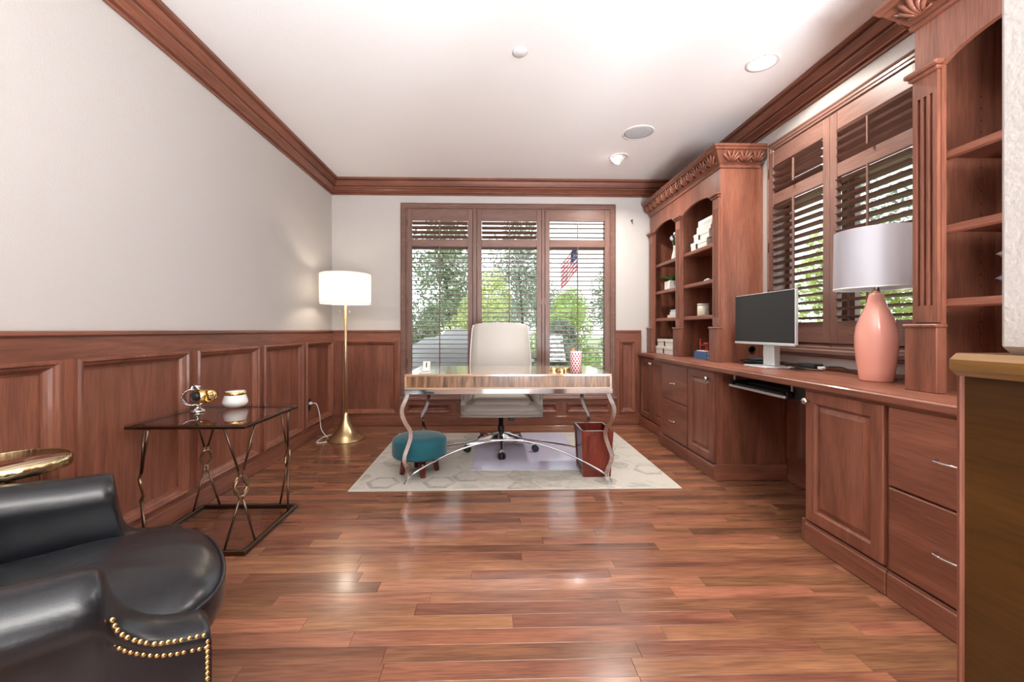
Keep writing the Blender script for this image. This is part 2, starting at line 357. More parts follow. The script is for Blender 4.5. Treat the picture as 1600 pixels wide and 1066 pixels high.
# ------------------------------------------------------------------ windows and shutters
CAS = [(0, 0), (0, .03), (.012, .036), (.02, .03), (.034, .03), (.04, .024), (.052, .024), (.06, .014), (.07, .014), (.07, -.02)]
def louver_mesh(name, axis, L, tilt, mat, w=.062, th=.010):
    prof = [(-w/2, 0), (-w*.25, th/2), (w*.25, th/2), (w/2, 0), (w*.25, -th/2), (-w*.25, -th/2)]
    c, s = math.cos(tilt), math.sin(tilt); pr = [(a*c-b*s, a*s+b*c) for a, b in prof]
    m = MB(); m.prism(pr, axis, -L/2, L/2)
    me = bpy.data.meshes.new(name); me.from_pydata(m.v, [], m.f)
    bm = bmesh.new(); bm.from_mesh(me); bmesh.ops.recalc_face_normals(bm, faces=bm.faces); bm.to_mesh(me); bm.free()
    me.materials.append(mat); return me
def window(name, mp, axis, outer, opening, shutters, mh, tilts, rods):
    win = setting(name, mp((outer[0]+outer[1])/2, outer[2], 0))
    def bx(a, b, z0, z1, h0, h1, c=0):
        p, q = mp(a, z0, h0), mp(b, z1, h1); return MB().box(p[0], q[0], p[1], q[1], p[2], q[2], c)
    MB().ring(outer, CAS, mp).build('casing', mh, win)
    bx(outer[0]-.01, outer[1]+.01, outer[2]-.012, outer[2]+.02, 0, .06, .006).build('sill', mh, win)
    a0, a1, z0, z1 = opening
    MB().ring((a0-.005, a1+.005, z0-.005, z1+.005), [(0, -.15), (0, .002), (.02, .002), (.02, -.15), (0, -.15)], mp).build('jamb', SZ, win)
    n = len(shutters); wd = (a1-a0)/n
    for i in range(n):
        p0, p1 = a0+i*wd, a0+(i+1)*wd; s0 = p0+.008; s1 = p1-.008
        for (q0, q1) in ((z0+.015, 2.035), (2.065, z1-.015)):
            sa = MB().ring((s0, s1, q0, q1), [(0, -.12), (0, -.085), (.04, -.085), (.04, -.12), (0, -.12)], mp).build('sash', SZ, win)
            bx(s0+.035, s1-.035, q0+.035, q1-.035, -.105, -.101).build('pane', GLASS, sa)
    if axis == 'x':
        bx((a0+a1)/2+.42, (a0+a1)/2+.445, 2.09, z1-.05, -.11, -.09).build('muntin', SZ, win)
    for k, (sa, sb) in enumerate(shutters):
        zb, zt = outer[2]+.06, outer[3]-.072
        c = mp((sa+sb)/2, zb, 0)
        st = .052
        sh = bx(sa, sa+st, zb, zt, .002, .032, .002).build('shutter', SZ, win, loc=c)
        MB.build(bx(sb-st, sb, zb, zt, .002, .032, .002), 'stile', SZ, sh)
        bot = 1.122 if axis == 'y' else .43
        for z_0, z_1 in ((2.29, zt), (2.0, 2.083), (zb, bot)): bx(sa+st, sb-st, z_0, z_1, .004, .03, .002).build('rail', mh, sh)
        Ln = sb-sa-2*st-.004; mid = (sa+sb)/2
        for part, (lo, hi) in enumerate(((bot, 2.0), (2.083, 2.29))):
            cnt = int(round((hi-lo)/.0508)); pitch = (hi-lo)/cnt
            tl = tilts[k][part]
            me = louver_mesh('louver', axis, Ln, tl, mh)
            for j in range(cnt):
                o = bpy.data.objects.new('louver', me); COL.objects.link(o); o.parent = sh
                o.location = Vector(mp(mid, lo+pitch*(j+.5), .016))-Vector(WLOC[sh.name])
            rz0, rz1 = lo+pitch*.35, hi-(.005 if part == 0 else .03)
            bx(mid-.006+rods, mid+.006+rods, rz0, rz1, .047, .058, .002).build('tilt_rod', SZ, sh)
        hs = sa if k != 1 else sb
        for hz in (zb+.35, (zb+zt)/2, zt-.15): bx(hs-.006, hs+.004, hz-.035, hz+.035, .028, .036, .001).build('hinge', BRONZE, sh)
    for k in range(n-1):
        bx(shutters[k][1]+.003, shutters[k+1][0]-.003, outer[2]+.03, outer[3]-.06, 0, .03, .004).build('mullion', SZ, win)
    return win
r_ = math.radians
window('window_1', mB, 'x', (-1.007, 1.409, .302, 2.486), w1, [(-.931, -.206), (-.155, .567), (.609, 1.335)], SX, [(r_(4), r_(-26)), (r_(4), r_(-22)), (r_(3), r_(3))], 0)
window('window_2', mR, 'y', (1.945, 3.126, .925, 2.472), w2, [(1.972, 2.534), (2.538, 3.104)], SY, [(r_(-14), r_(-40)), (r_(-12), r_(-20))], 0)
for n_ in ('window_1', 'window_2'): bpy.data.objects[n_]['label'] = {'window_1': 'wide window behind the desk with three brown louvred shutters', 'window_2': 'window above the worktop with two brown louvred shutters'}[n_]
# wall and apron strip
struct('trim_10', MB().box(XR-.03, XR, 1.93, 3.14, .895, .925, .006), SY)

# ================================================================== BUILT-INS
BF = 1.80                                               # bookcase face
CT = .815
def leaf_unit(run, o, n, s):                            # carved leaf: run dir, origin, normal, up-slope dir
    m = MB()
    for k, (dx, bend, ln, rr) in enumerate(((-.040, -.030, .62, .0075), (-.022, -.02, .88, .0085), (0, .006, 1.0, .0095), (.022, .026, .9, .0085), (.040, .034, .62, .0075))):
        pts = []; rs = []
        for j in range(5):
            t = j/4; a = dx*(.35+.65*t)+bend*t*t; b = .012+.088*ln*t; h = .004+.012*math.sin(PI*min(1, t*1.05))
            if t > .9: h += .004
            pts.append(o+run*a+s*b+n*h); rs.append(rr*(.5+.9*math.sin(PI*(.12+.8*t))))
        m.tube(pts, rs, 5, up=n)
    m.tube([o+run*x+s*(.01+abs(x)*.1)+n*.006 for x in (-.045, -.02, 0, .02, .045)], .005, 5, up=n)
    return m
def fluted(x, y0, y1, z0, z1, g0, g1):                  # pilaster with three flutes between g0,g1
    m = MB(); d = .012
    m.box(x, x+.022, y0, y1, z0, g0).box(x, x+.022, y0, y1, g1, z1)
    w = y1-y0; poly = [(x+.022, y0), (x+.022, y1), (x, y1)]
    for k in (2, 1, 0):
        c = y0+w*(.25+.25*k); poly += [(x, c+w*.075), (x+d, c+w*.05), (x+d, c-w*.05), (x, c-w*.075)]
    poly += [(x, y0)]
    m.prism(poly, 'z', g0, g1); return m
def bookcase(label, y0, ends):
    W_ = 1.438; pil = [(0, .098), (.668, .768), (1.333, 1.438)]; bays = [(.098, .668), (.768, 1.333)]
    bc = thing('bookcase', label, 'bookcase', (1.97, y0+.72, CT))
    top = 2.36
    MB().box(BF+.02, XR-.002, y0, y0+.02, CT, top).build('side_panel', WZ, bc)
    MB().box(BF+.02, XR-.002, y0+W_-.02, y0+W_, CT, top).build('side_panel', WZ, bc)
    MB().box(BF+.02, XR-.012, y0+.70, y0+.736, CT, top).build('divider', WZ, bc)
    MB().box(XR-.012, XR-.002, y0+.02, y0+W_-.02, CT, top).build('back_panel', WZ, bc)
    MB().box(BF+.02, XR-.002, y0, y0+W_, top, top+.02).build('top_panel', WY, bc)
    hdr = MB()
    for p0, p1 in pil: hdr.box(BF, BF+.02, y0+p0, y0+p1, CT, top)
    for b0, b1 in bays:
        n = 16; lo = []
        for i in range(n+1):
            t = -1+2*i/n; lo.append((BF, y0+(b0+b1)/2+t*(b1-b0)/2, 2.13+.095*math.sqrt(max(0, 1-(t*.93)**2))-.095*math.sqrt(1-.93**2)))
        for i in range(n):
            a, b = lo[i], lo[i+1]
            vs = [(BF, a[1], a[2]), (BF, b[1], b[2]), (BF, b[1], top), (BF, a[1], top), (BF+.02, a[1], a[2]), (BF+.02, b[1], b[2]), (BF+.02, b[1], top), (BF+.02, a[1], top)]
            hdr.add(vs, [(0, 1, 2, 3), (4, 7, 6, 5), (0, 4, 5, 1), (3, 2, 6, 7)])
    hdr.build('arched_face_frame', WZ, bc)
    for p0, p1 in pil:
        a, b = y0+p0, y0+p1
        pl = fluted(BF-.014, a+.004, b-.004, 1.1, 2.13, 1.17, 2.03).build('pilaster', WZ, bc)
        MB().box(BF-.034, BF+.01, a-.012, b+.012, CT, 1.082, .003).box(BF-.042, BF+.01, a-.018, b+.018, 1.078, 1.094, .005).build('plinth', WZ, pl)
        MB().box(BF-.026, BF, a-.006, b+.006, 2.115, 2.13, .003).box(BF-.04, BF, a-.016, b+.016, 2.13, 2.15, .006).build('capital', WZ, pl)
    for b0, b1 in bays:
        for z in (1.785, 1.488, 1.192):
            MB().box(BF+.035, XR-.014, y0+b0-.012, y0+b1+.012, z-.022, z).box(BF+.022, BF+.04, y0+b0-.012, y0+b1+.012, z-.034, z+.002, .007).build('shelf', WY, bc)
    holes = MB()
    for (yy, sg) in ((y0+W_-.02, -1), (y0+.736, 1), (y0+.70, -1)):
        for xx in (BF+.075, XR-.075):
            for k in range(22): holes.box(xx-.003, xx+.003, yy+sg*.0002, yy+sg*.0012, 1.0+k*.05, 1.006+k*.05)
    holes.build('shelf_pin_holes', DARKTAB, bc, kind='stuff')
    # crown: profile out from the case, front run plus returns
    PR = [(0, 2.34), (.010, 2.34), (.014, 2.352), (.010, 2.362), (.018, 2.372), (.072, 2.452), (.082, 2.456), (.088, 2.47), (.098, 2.474), (.098, 2.492), (0, 2.492)]
    def path(d):
        ya, yb = y0-d if ends[0] else y0, y0+W_+d if ends[1] else y0+W_
        P = []
        if ends[0]: P.append((XR-.03, ya))
        P += [(BF-d, ya), (BF-d, yb)]
        if ends[1]: P.append((XR-.03, yb))
        return P
    rings = []
    npt = len(path(0))
    for i in range(npt): rings.append([(path(d)[i][0], path(d)[i][1], z) for d, z in PR])
    cw = MB().loft(rings, True, True, False).build('crown', WY, bc)
    s = Vector((-.054, 0, .080)).normalized(); nrm = Vector((-.080, 0, -.054)).normalized()
    k = 13; first = None
    for i in range(k):
        yy = y0+.05+(W_-.1)*i/(k-1)
        if first is None:
            first = leaf_unit(Vector((0, 1, 0)), Vector((BF-.018, yy, 2.372)), nrm, s).build('carved_leaf', WZ, cw, loc=(BF-.018, yy, 2.372)); f0 = first
        else: copy_part(first, cw, (BF-.018, yy, 2.372))
    for e, yy, sg in ((0, y0, -1), (1, y0+W_, 1)):
        if ends[e]:
            s2 = Vector((0, sg*.054, .080)).normalized(); n2 = Vector((0, sg*.080, -.054)).normalized()
            for i in range(3): leaf_unit(Vector((1, 0, 0)), Vector((BF+.06+i*.1, yy+sg*.018, 2.372)), n2, s2).build('carved_leaf', WZ, cw, loc=(BF+.06+i*.1, yy+sg*.018, 2.372))
    return bc
bookcase('tall cherry bookcase with two arched bays in the far corner', 3.217, (1, 1 if False else 0))
bookcase('tall cherry bookcase on the worktop at the right edge, beside coral lamp', .283, (0, 1))

# base cabinets
DF = 1.605                                              # cabinet face
def knob(y, z, x, par):
    MB().lathe([(.006, 0), (.006, -.012), (.014, -.016), (.017, -.022), (.014, -.03), (.004, -.032)], (x, y, z), 12, 'x').build('knob', NICKEL, par)
def pull(y, z, x, par):
    MB().tube(spline([(x, y-.045, z), (x-.022, y-.043, z), (x-.03, y-.02, z), (x-.032, y, z), (x-.03, y+.02, z), (x-.022, y+.043, z), (x, y+.045, z)], 3), .0045, 6).build('pull_handle', CHROME, par)
def front(y0, y1, z0, z1, x, par, kind):
    mp = lambda a, b, h: (x-h, a, b)
    if kind == 'drawer':
        return MB().box(x-.02, x, y0, y1, z0, z1, .004).build('drawer', WY, par)
    d = MB().ring((y0, y1, z0, z1), [(0, 0), (0, .017), (.003, .02), (.055, .02), (.062, .013), (.066, .007), (.066, 0)], mp).build('door', WZ, par)
    MB().ring((y0+.062, y1-.062, z0+.062, z1-.062), [(0, .007), (.008, .007), (.03, .015), (.03, .017), (.034, .017)], mp, True).build('raised_panel', WZ, d)
    return d
def cabinet(label, y0, y1, x, fronts, group=None):
    c = thing('base_cabinet', label, 'cabinet', ((x+XR)/2, (y0+y1)/2, 0), group)
    MB().box(x, XR-.035, y0, y1, .1, .772).build('carcass', WZ, c)
    MB().box(x-.022, XR-.035, y0, y1, 0, .098, .004).box(x-.016, x, y0, y1, .096, .106, .003).build('plinth', WY, c)
    for fr in fronts:
        d = front(*fr[1:5], x, c, fr[0])
        if fr[0] == 'drawer': pull((fr[1]+fr[2])/2, (fr[3]+fr[4])/2, x-.02, d)
        else: knob(fr[5], fr[4]-.05, x-.02, d)
    return c
c1 = cabinet('shallow corner cabinet with two narrow doors beside the back wall', 3.902, 4.66, 1.70, [('door', 4.30, 4.652, .118, .765, 4.32), ('door', 3.935, 4.296, .118, .765, 4.276)])
c2 = cabinet('two-drawer cabinet left of single door under far bookcase', 3.322, 3.90, DF, [('drawer', 3.33, 3.815, .45, .764), ('drawer', 3.33, 3.815, .115, .443)])
c3 = cabinet('single-door cabinet just left of the dark knee space', 2.92, 3.32, DF, [('door', 2.93, 3.312, .118, .764, 2.99)])
MB().box(DF-.02, XR-.036, 2.898, 2.92, 0, .115, .004).build('side_plinth', WX, c3)
c4 = cabinet('single-door cabinet right of the knee space, below the coral lamp', 1.632, 2.065, DF, [('door', 1.642, 2.057, .118, .764, 2.035)])
MB().box(DF-.02, XR-.036, 2.065, 2.085, 0, .115, .004).build('side_plinth', WX, c4)
c5 = cabinet('two-drawer cabinet at the right edge behind the half wall', .95, 1.628, DF, [('drawer', 1.16, 1.62, .45, .764), ('drawer', 1.16, 1.62, .115, .443)])
# worktop
wt = thing('worktop', 'long cherry worktop with small step, under both bookcases', 'worktop', (1.85, 2.5, CT-.04))
def nosed(poly, z0, z1):
    m = MB(); m.prism(poly, 'z', z0, z1); return m
m = MB().box(1.575, XR-.002, .28, 3.95, CT-.04, CT).box(1.566, 1.58, .28, 3.95, CT-.038, CT-.002, .006).box(1.66, XR-.002, 3.95, 4.66, CT-.04, CT).box(1.652, 1.665, 3.95, 4.66, CT-.038, CT-.002, .006).box(1.566, 1.665, 3.94, 3.958, CT-.038, CT-.002, .006)
m.build('slab', WY, wt)
for ya, yb in ((2.92, 3.94), (.95, 2.065)): MB().box(1.588, 1.60, ya, yb, CT-.052, CT-.04, .003).build('edge_moulding', WY, wt)
MB().box(XR-.02, XR-.002, 1.73, 3.215, CT, CT+.022, .003).build('backsplash', WY, wt)

# keyboard tray
kt = thing('keyboard_tray', 'black pull-out keyboard tray with silver edge under worktop', 'keyboard tray', (1.75, 2.53, .70))
MB().box(1.64, 1.93, 2.262, 2.80, .688, .70, .003).build('tray', BLACK, kt)
MB().box(1.622, 1.642, 2.262, 2.80, .686, .702, .005).build('front_edge', SILVER, kt)
MB().box(1.645, 1.70, 2.30, 2.77, .70, .712, .005).build('wrist_rest', RUBBER, kt)
for yy in (2.255, 2.80):
    MB().box(1.632, 1.95, yy-.004, yy+.004, .684, .73, .002).build('tray_side', BLACK, kt)
    MB().box(1.66, 1.668, yy-.004, yy+.004, .70, .775).build('bracket', SILVER, kt)
    MB().box(1.67, 2.0, yy-.012, yy+.012, .745, .774, .002).build('slide_rail', BLACK, kt)
MB().box(1.67, 1.9, 2.12, 2.25, .68, .772, .004).build('mouse_shelf', BLACK, kt)
kb = thing('keyboard', 'black computer keyboard lying in the tray under the worktop', 'keyboard', (1.78, 2.55, .712))
MB().box(1.715, 1.86, 2.32, 2.76, .701, .716, .004).build('case', BLACK, kb)
keys = MB()
for r in range(5):
    for k in range(18): keys.box(1.722+r*.027, 1.745+r*.027, 2.328+k*.0238, 2.349+k*.0238, .716, .722, .002)
keys.build('keys', plain('key_grey', (.05, .05, .055), .5), kb, kind='stuff')

# ================================================================== CEILING FIXTURES
def can_light(name, label, x, y, eyeball=False, vis=True, group=None):
    c = thing(name, label, 'ceiling light', (x, y, ZC), group)
    MB().lathe([(.070, -.002), (.072, -.006), (.092, -.006), (.095, -.002), (.095, 0)], (x, y, ZC), 32, cap=False).build('trim_ring', CANW, c)
    if eyeball:
        m = MB(); m.lathe([(.066, 0), (.064, -.02), (.052, -.045), (.04, -.052)], (0, 0, 0), 24); m.xf(Matrix.Translation((x-.005, y, ZC+.005)) @ Matrix.Rotation(r_(30), 4, 'Y')); m.build('eyeball', CANW, c)
        m = MB(); m.lathe([(.0, 0), (.042, 0), (.044, -.004), (.0, -.006)], (0, 0, -.05), 20); m.xf(Matrix.Translation((x-.005, y, ZC+.005)) @ Matrix.Rotation(r_(30), 4, 'Y')); m.build('bulb', BULB, c)
    else:
        MB().lathe([(.0, -.003), (.068, -.003), (.07, -.001)], (x, y, ZC), 28).build('bulb', BULB, c)
    ld = bpy.data.lights.new('downlight', 'AREA'); ld.shape = 'DISK'; ld.size = .13; ld.spread = math.radians(145); ld.energy = CAN_W; ld.color = (1, .93, .84)
    lo = bpy.data.objects.new('downlight', ld); COL.objects.link(lo); lo.parent = c; lo.location = (-.03 if eyeball else 0, 0, -.07 if eyeball else -.012)
    return c
can_light('downlight_fixture', 'round lit recessed ceiling light near the right-hand crown moulding', 1.70, 2.56)
can_light('eyeball_fixture', 'small tilted white eyeball ceiling light beside the round speaker', 1.24, 4.0, True)
for (x, y, lb) in ((1.3, -.6, 'unseen recessed light added behind the camera for fill'),):
    can_light('downlight_fixture', lb, x, y)  # unseen downlight, added for extra fill
hp_ = thing('fill_pendant', 'bronze bowl pendant added behind the camera to house a fill light', 'ceiling light', (.1, -1.1, ZC))  # unseen pendant, added to house an upward fill light
MB().lathe([(.0, 2.02), (.12, 2.03), (.24, 2.08), (.29, 2.15), (.28, 2.15), (.23, 2.09), (.0, 2.04)], (.1, -1.1, 0), 28).build('bowl', BRONZE, hp_)
MB().lathe([(.008, 2.04), (.008, ZC-.02), (.06, ZC-.02), (.06, ZC)], (.1, -1.1, 0), 12).build('rod', BRONZE, hp_)
ld = bpy.data.lights.new('fill_glow', 'AREA'); ld.shape = 'DISK'; ld.size = .46; ld.energy = FILL_W; ld.color = (1, .93, .84)
lo = bpy.data.objects.new('fill_glow', ld); COL.objects.link(lo); lo.parent = hp_; lo.location = (0, 0, 2.13-ZC); lo.rotation_euler = (PI, 0, 0)  # added fill aimed up at the ceiling
sp = thing('ceiling_speaker', 'round pale grey flush speaker grille in the ceiling', 'speaker', (1.25, 3.5, ZC))
MB().lathe([(.115, -.004), (.118, -.007), (.130, -.006), (.133, 0)], (1.25, 3.5, ZC), 36, cap=False).build('frame', CANW, sp)
MB().lathe([(0, -.005), (.10, -.005), (.117, -.003)], (1.25, 3.5, ZC), 36).build('grille', GRAYM, sp)
sm = thing('smoke_detector', 'small white round disc on the ceiling above the desk', 'detector', (.175, 2.5, ZC))
MB().lathe([(.046, 0), (.046, -.005), (.042, -.007)], (.175, 2.5, ZC), 28).build('base', GRAYM, sm)
MB().lathe([(.041, -.006), (.041, -.009), (.036, -.012), (.0, -.013)], (.175, 2.5, ZC), 28).build('cover', WHITE, sm)
hk = thing('wall_hook', 'tiny dark hook on the back wall right of window', 'hook', (1.6, YB, 2.3))
MB().lathe([(.011, 0), (.011, -.004), (.004, -.006), (.004, -.02), (.008, -.024), (.0, -.026)], (1.6, YB, 2.31), 12, 'y').build('rosette', BRONZE, hk)
MB().tube(spline([(1.6, YB-.02, 2.31), (1.6, YB-.022, 2.285), (1.6, YB-.028, 2.272), (1.6, YB-.036, 2.28)], 3), .004, 6).build('hook', BRONZE, hk)

# ================================================================== RUG, MAT
RX0, RX1, RY0, RY1 = -.945, 1.288, 2.768, 4.30
rug = MB().box(RX0, RX1, RY0, RY1, 0, .006, .002).build('rug', HIDEB, None, loc=(.17, 3.53, 0))
rug['label'] = 'cream hide rug of hexagon patches under the desk'; rug['category'] = 'rug'
def clip(poly, ax, val, keep_less):
    out = []
    for i in range(len(poly)):
        p, q = poly[i], poly[(i+1) % len(poly)]
        ip = (p[ax] <= val) == keep_less; iq = (q[ax] <= val) == keep_less
        if ip: out.append(p)
        if ip != iq:
            t = (val-p[ax])/(q[ax]-p[ax]); out.append((p[0]+(q[0]-p[0])*t, p[1]+(q[1]-p[1])*t))
    return out
RH = .130; cols = int((RX1-RX0)/(1.5*RH))+2; rws = int((RY1-RY0)/(RH*math.sqrt(3)))+2
for ci in range(cols):
    for ri in range(rws):
        cx = RX0+ci*1.5*RH; cy = RY0+.03+ri*RH*math.sqrt(3)+(RH*math.sqrt(3)/2 if ci % 2 else 0)
        hexp = lambda r: [(cx+r*math.cos(PI/3*k), cy+r*math.sin(PI/3*k)) for k in range(6)]
        p = hexp(RH*.93)
        for ax, v, kl in ((0, RX1-.012, True), (0, RX0+.012, False), (1, RY1-.012, True), (1, RY0+.012, False)):
            if len(p) > 2: p = clip(p, ax, v, kl)
        if len(p) > 2:
            hp = MB().prism(p, 'z', .004, .0078).build('hide_patch', HIDE, rug, loc=(cx, cy, .006))
            q = hexp(RH*.66)
            for ax, v, kl in ((0, RX1-.02, True), (0, RX0+.02, False), (1, RY1-.02, True), (1, RY0+.02, False)):
                if len(q) > 2: q = clip(q, ax, v, kl)
            if len(q) > 2 and random.random() < .75: MB().prism(q, 'z', .006, .0088).build('inner_patch', HIDE, hp, loc=(cx, cy, .006))
mt = MB()
mt.prism([(-.15, 3.145), (.74, 3.125), (.74, 4.26), (-.135, 4.26)], 'z', .0092, .0122)
single('chair_mat', mt, MATP, 'translucent lavender plastic chair mat lying on the rug', 'chair mat', (.25, 3.7, .0092))

# ================================================================== DESK
DX0, DX1, DY0, DY1, DZ = -.586, .832, 2.84, 3.49, .767
dk = thing('desk', 'writing desk with striped wood apron and curved chrome legs', 'desk', ((DX0+DX1)/2, 3.17, .008))
MB().box(DX0, DX1, DY0, DY1, DZ-.016, DZ, .002).build('desktop', DESKT, dk)
MB().box(DX0, DX0+.014, DY0, DY1, .668, DZ-.0162).box(DX1-.014, DX1, DY0, DY1, .668, DZ-.0162).box(DX0+.014, DX1-.014, DY0, DY1, .668, .676).build('edge_frame', OAKE, dk)
MB().box(DX0+.014, DX1-.014, DY0+.004, DY0+.02, .676, DZ-.0162).build('front_apron', ZEB, dk)
MB().box(DX0+.014, DX1-.014, DY1-.02, DY1-.004, .676, DZ-.0162).build('rear_apron', ZEB, dk)
cf = MB()
zc0, zc1 = .632, .6675
cf.box(DX0-.004, DX1+.004, DY0-.004, DY0+.03, zc0, zc1, .002).box(DX0-.004, DX1+.004, DY1-.03, DY1+.004, zc0, zc1, .002)
cf.box(DX0-.004, DX0+.03, DY0+.03, DY1-.03, zc0, zc1, .002).box(DX1-.03, DX1+.004, DY0+.03, DY1-.03, zc0, zc1, .002)
cf.build('chrome_frame', CHROME, dk)
sec = [(-.0135, -.006), (.0135, -.006), (.0135, .006), (-.0135, .006)]
LEGP = [(0, .632), (-.008, .60), (-.030, .545), (-.034, .50), (-.012, .43), (.016, .375), (.018, .325), (0, .26), (-.018, .205), (-.017, .165), (0, .115), (.012, .07), (.006, .03), (-.012, .012)]
def legs(x, y, sx, sy):
    pts = spline([(x+sx*d, y+sy*d*.55, z) for d, z in LEGP], 4)
    return MB().tube(pts, 1, sec=sec, up=(sx*.45, -sy*.9, 0.05), smooth=False)
for (x, y, sx, sy) in ((DX0+.012, DY0+.035, 1, 1), (DX1-.012, DY0+.035, -1, 1), (DX0+.035, DY1-.03, -1, -.6), (DX1-.035, DY1-.03, 1, -.6)):
    lg = legs(x, y, sx, sy).build('leg', CHROME, dk)
    MB().box(x-sx*.012-.016, x-sx*.012+.016, y-.012, y+.012, .0085, .0125, .002).build('foot', CHROME, lg)
mid = Vector(((DX0+DX1)/2, 3.17, .232))
for yy, sy in ((DY0+.04, 1), (DY1-.04, -1)):
    P = []
    for i in range(25):
        t = -1+2*i/24; x = mid.x+t*(DX1-DX0-.05)/2; k = abs(t)**1.9
        P.append((x, mid.y+(yy-mid.y)*k-sy*.006*(1-k), .062+(.232-.062)*(1-k)))
    MB().tube(P, .0075, 8).build('stretcher', CHROME, dk)
# phone stand
ph = thing('phone_stand', 'small white phone stand with slotted back on the desk', 'phone stand', (-.455, 2.93, DZ))
MB().box(-.50, -.415, 2.89, 2.965, DZ, DZ+.007, .003).build('base', WHITE, ph)
m = MB(); m.box(-.026, .026, -.003, .003, 0, .075, .002).box(-.026, .026, -.016, 0, 0, .008, .002)
m.xf(Matrix.Translation((-.455, 2.945, DZ+.008)) @ Matrix.Rotation(r_(-16), 4, 'X')); m.build('back_rest', plain('pinkish_white', (.72, .64, .60), .4), ph)
m = MB().box(-.004, .004, -.0035, -.0015, .03, .065); m.xf(Matrix.Translation((-.455, 2.945, DZ+.008)) @ Matrix.Rotation(r_(-16), 4, 'X')); m.build('slot', DARKTAB, ph)
# gold rings
for i, (x, y, rr, lb) in enumerate(((.465, 3.06, .034, 'gold ring napkin holder leftmost on the desk right half'), (.508, 2.97, .026, 'gold ring standing foremost in the cluster on desk'), (.555, 3.08, .032, 'gold ring nearest the patterned pencil cup on desk'))):
    single('gold_ring', MB().lathe([(rr, 0), (rr, .02), (rr-.004, .022), (rr-.006, .02), (rr-.006, 0), (rr, 0)], (x, y, DZ), 24, cap=False), GOLD, lb, 'ring', (x, y, DZ), 'gold rings on the desk')
pc = thing('pencil_cup', 'white pencil cup with red lattice pattern on the desk', 'cup', (.605, 2.95, DZ))
def lattice():
    m, N, L, b = new_mat('red_lattice'); t = N.new('ShaderNodeTexCoord'); mp = N.new('ShaderNodeSeparateXYZ'); L.new(t.outputs['Object'], mp.inputs[0])
    at = N.new('ShaderNodeMath'); at.operation = 'ARCTAN2'; L.new(mp.outputs[0], at.inputs[0]); L.new(mp.outputs[1], at.inputs[1])
    outs = []
    for sg in (1, -1):
        a = N.new('ShaderNodeMath'); a.operation = 'MULTIPLY'; a.inputs[1].default_value = 6/PI; L.new(at.outputs[0], a.inputs[0])
        c = N.new('ShaderNodeMath'); c.operation = 'MULTIPLY_ADD'; c.inputs[1].default_value = sg*30; L.new(mp.outputs[2], c.inputs[0]); L.new(a.outputs[0], c.inputs[2])
        f = N.new('ShaderNodeMath'); f.operation = 'PINGPONG'; f.inputs[1].default_value = .5; L.new(c.outputs[0], f.inputs[0])
        g = N.new('ShaderNodeMath'); g.operation = 'LESS_THAN'; g.inputs[1].default_value = .17; L.new(f.outputs[0], g.inputs[0]); outs.append(g)
    mx = N.new('ShaderNodeMath'); mx.operation = 'MAXIMUM'; L.new(outs[0].outputs[0], mx.inputs[0]); L.new(outs[1].outputs[0], mx.inputs[1])
    cm = N.new('ShaderNodeMix'); cm.data_type = 'RGBA'; cm.inputs[6].default_value = (.42, .06, .12, 1); cm.inputs[7].default_value = (.78, .74, .72, 1)
    L.new(mx.outputs[0], cm.inputs[0]); L.new(cm.outputs[2], b.inputs['Base Color']); setp(b, Roughness=.35); return m
MB().lathe([(.0, 0), (.041, 0), (.041, .146), (.038, .148), (.036, .145), (.036, .006), (.0, .006)], (.605, 2.95, DZ), 28).build('cup_wall', lattice(), pc)
MB().lathe([(.0405, .141), (.042, .143), (.042, .149), (.037, .149), (.036, .141)], (.605, 2.95, DZ), 28, cap=False).build('rim', PORC, pc)
for i, (dx, dy, hx, c, lb) in enumerate(((-.018, .0, -.026, (.75, .28, .12), 'orange pencil leaning left in the patterned cup'), (-.008, .012, -.012, (.7, .33, .2), 'pale orange pencil behind the other pencil in cup'))):
    m = MB().tube([(.605+dx*.5, 2.95+dy, DZ+.008), (.605+hx, 2.95+dy, DZ+.165)], .0045, 6).tube([(.605+hx, 2.95+dy, DZ+.165), (.605+hx*1.05, 2.95+dy, DZ+.178)], [.0045, .001], 6)
    single('pencil', m, plain('pencil_%d' % i, c, .4), lb, 'pencil', (.605+hx, 2.95, DZ+.08))

# ================================================================== OFFICE CHAIR (faces the camera)
OX, OY = .09, 3.70
oc = thing('office_chair', 'white leather high-back swivel chair on chrome wheels behind desk', 'chair', (OX, OY, .0125))
def rrect(w, d, r, n=5):
    P = []
    for cx, cy, a0 in ((w/2-r, d/2-r, 0), (-w/2+r, d/2-r, PI/2), (-w/2+r, -d/2+r, PI), (w/2-r, -d/2+r, 1.5*PI)):
        for i in range(n+1): a = a0+PI/2*i/n; P.append((cx+r*math.cos(a), cy+r*math.sin(a)))
    return P
def slab(cx, cy, levels, w, d, r):
    rings = []
    for z, s in levels: rings.append([(cx+x*(1-2*s/w), cy+y*(1-2*s/d), z) for x, y in rrect(w, d, r)])
    return MB().loft(rings)
sw, sd = .50, .50
slab(OX, 3.64, [(.40, .03), (.405, .008), (.43, 0), (.475, .0), (.50, .02), (.508, .06), (.51, .15)], sw, sd, .06).build('seat_cushion', WLEATHER, oc)
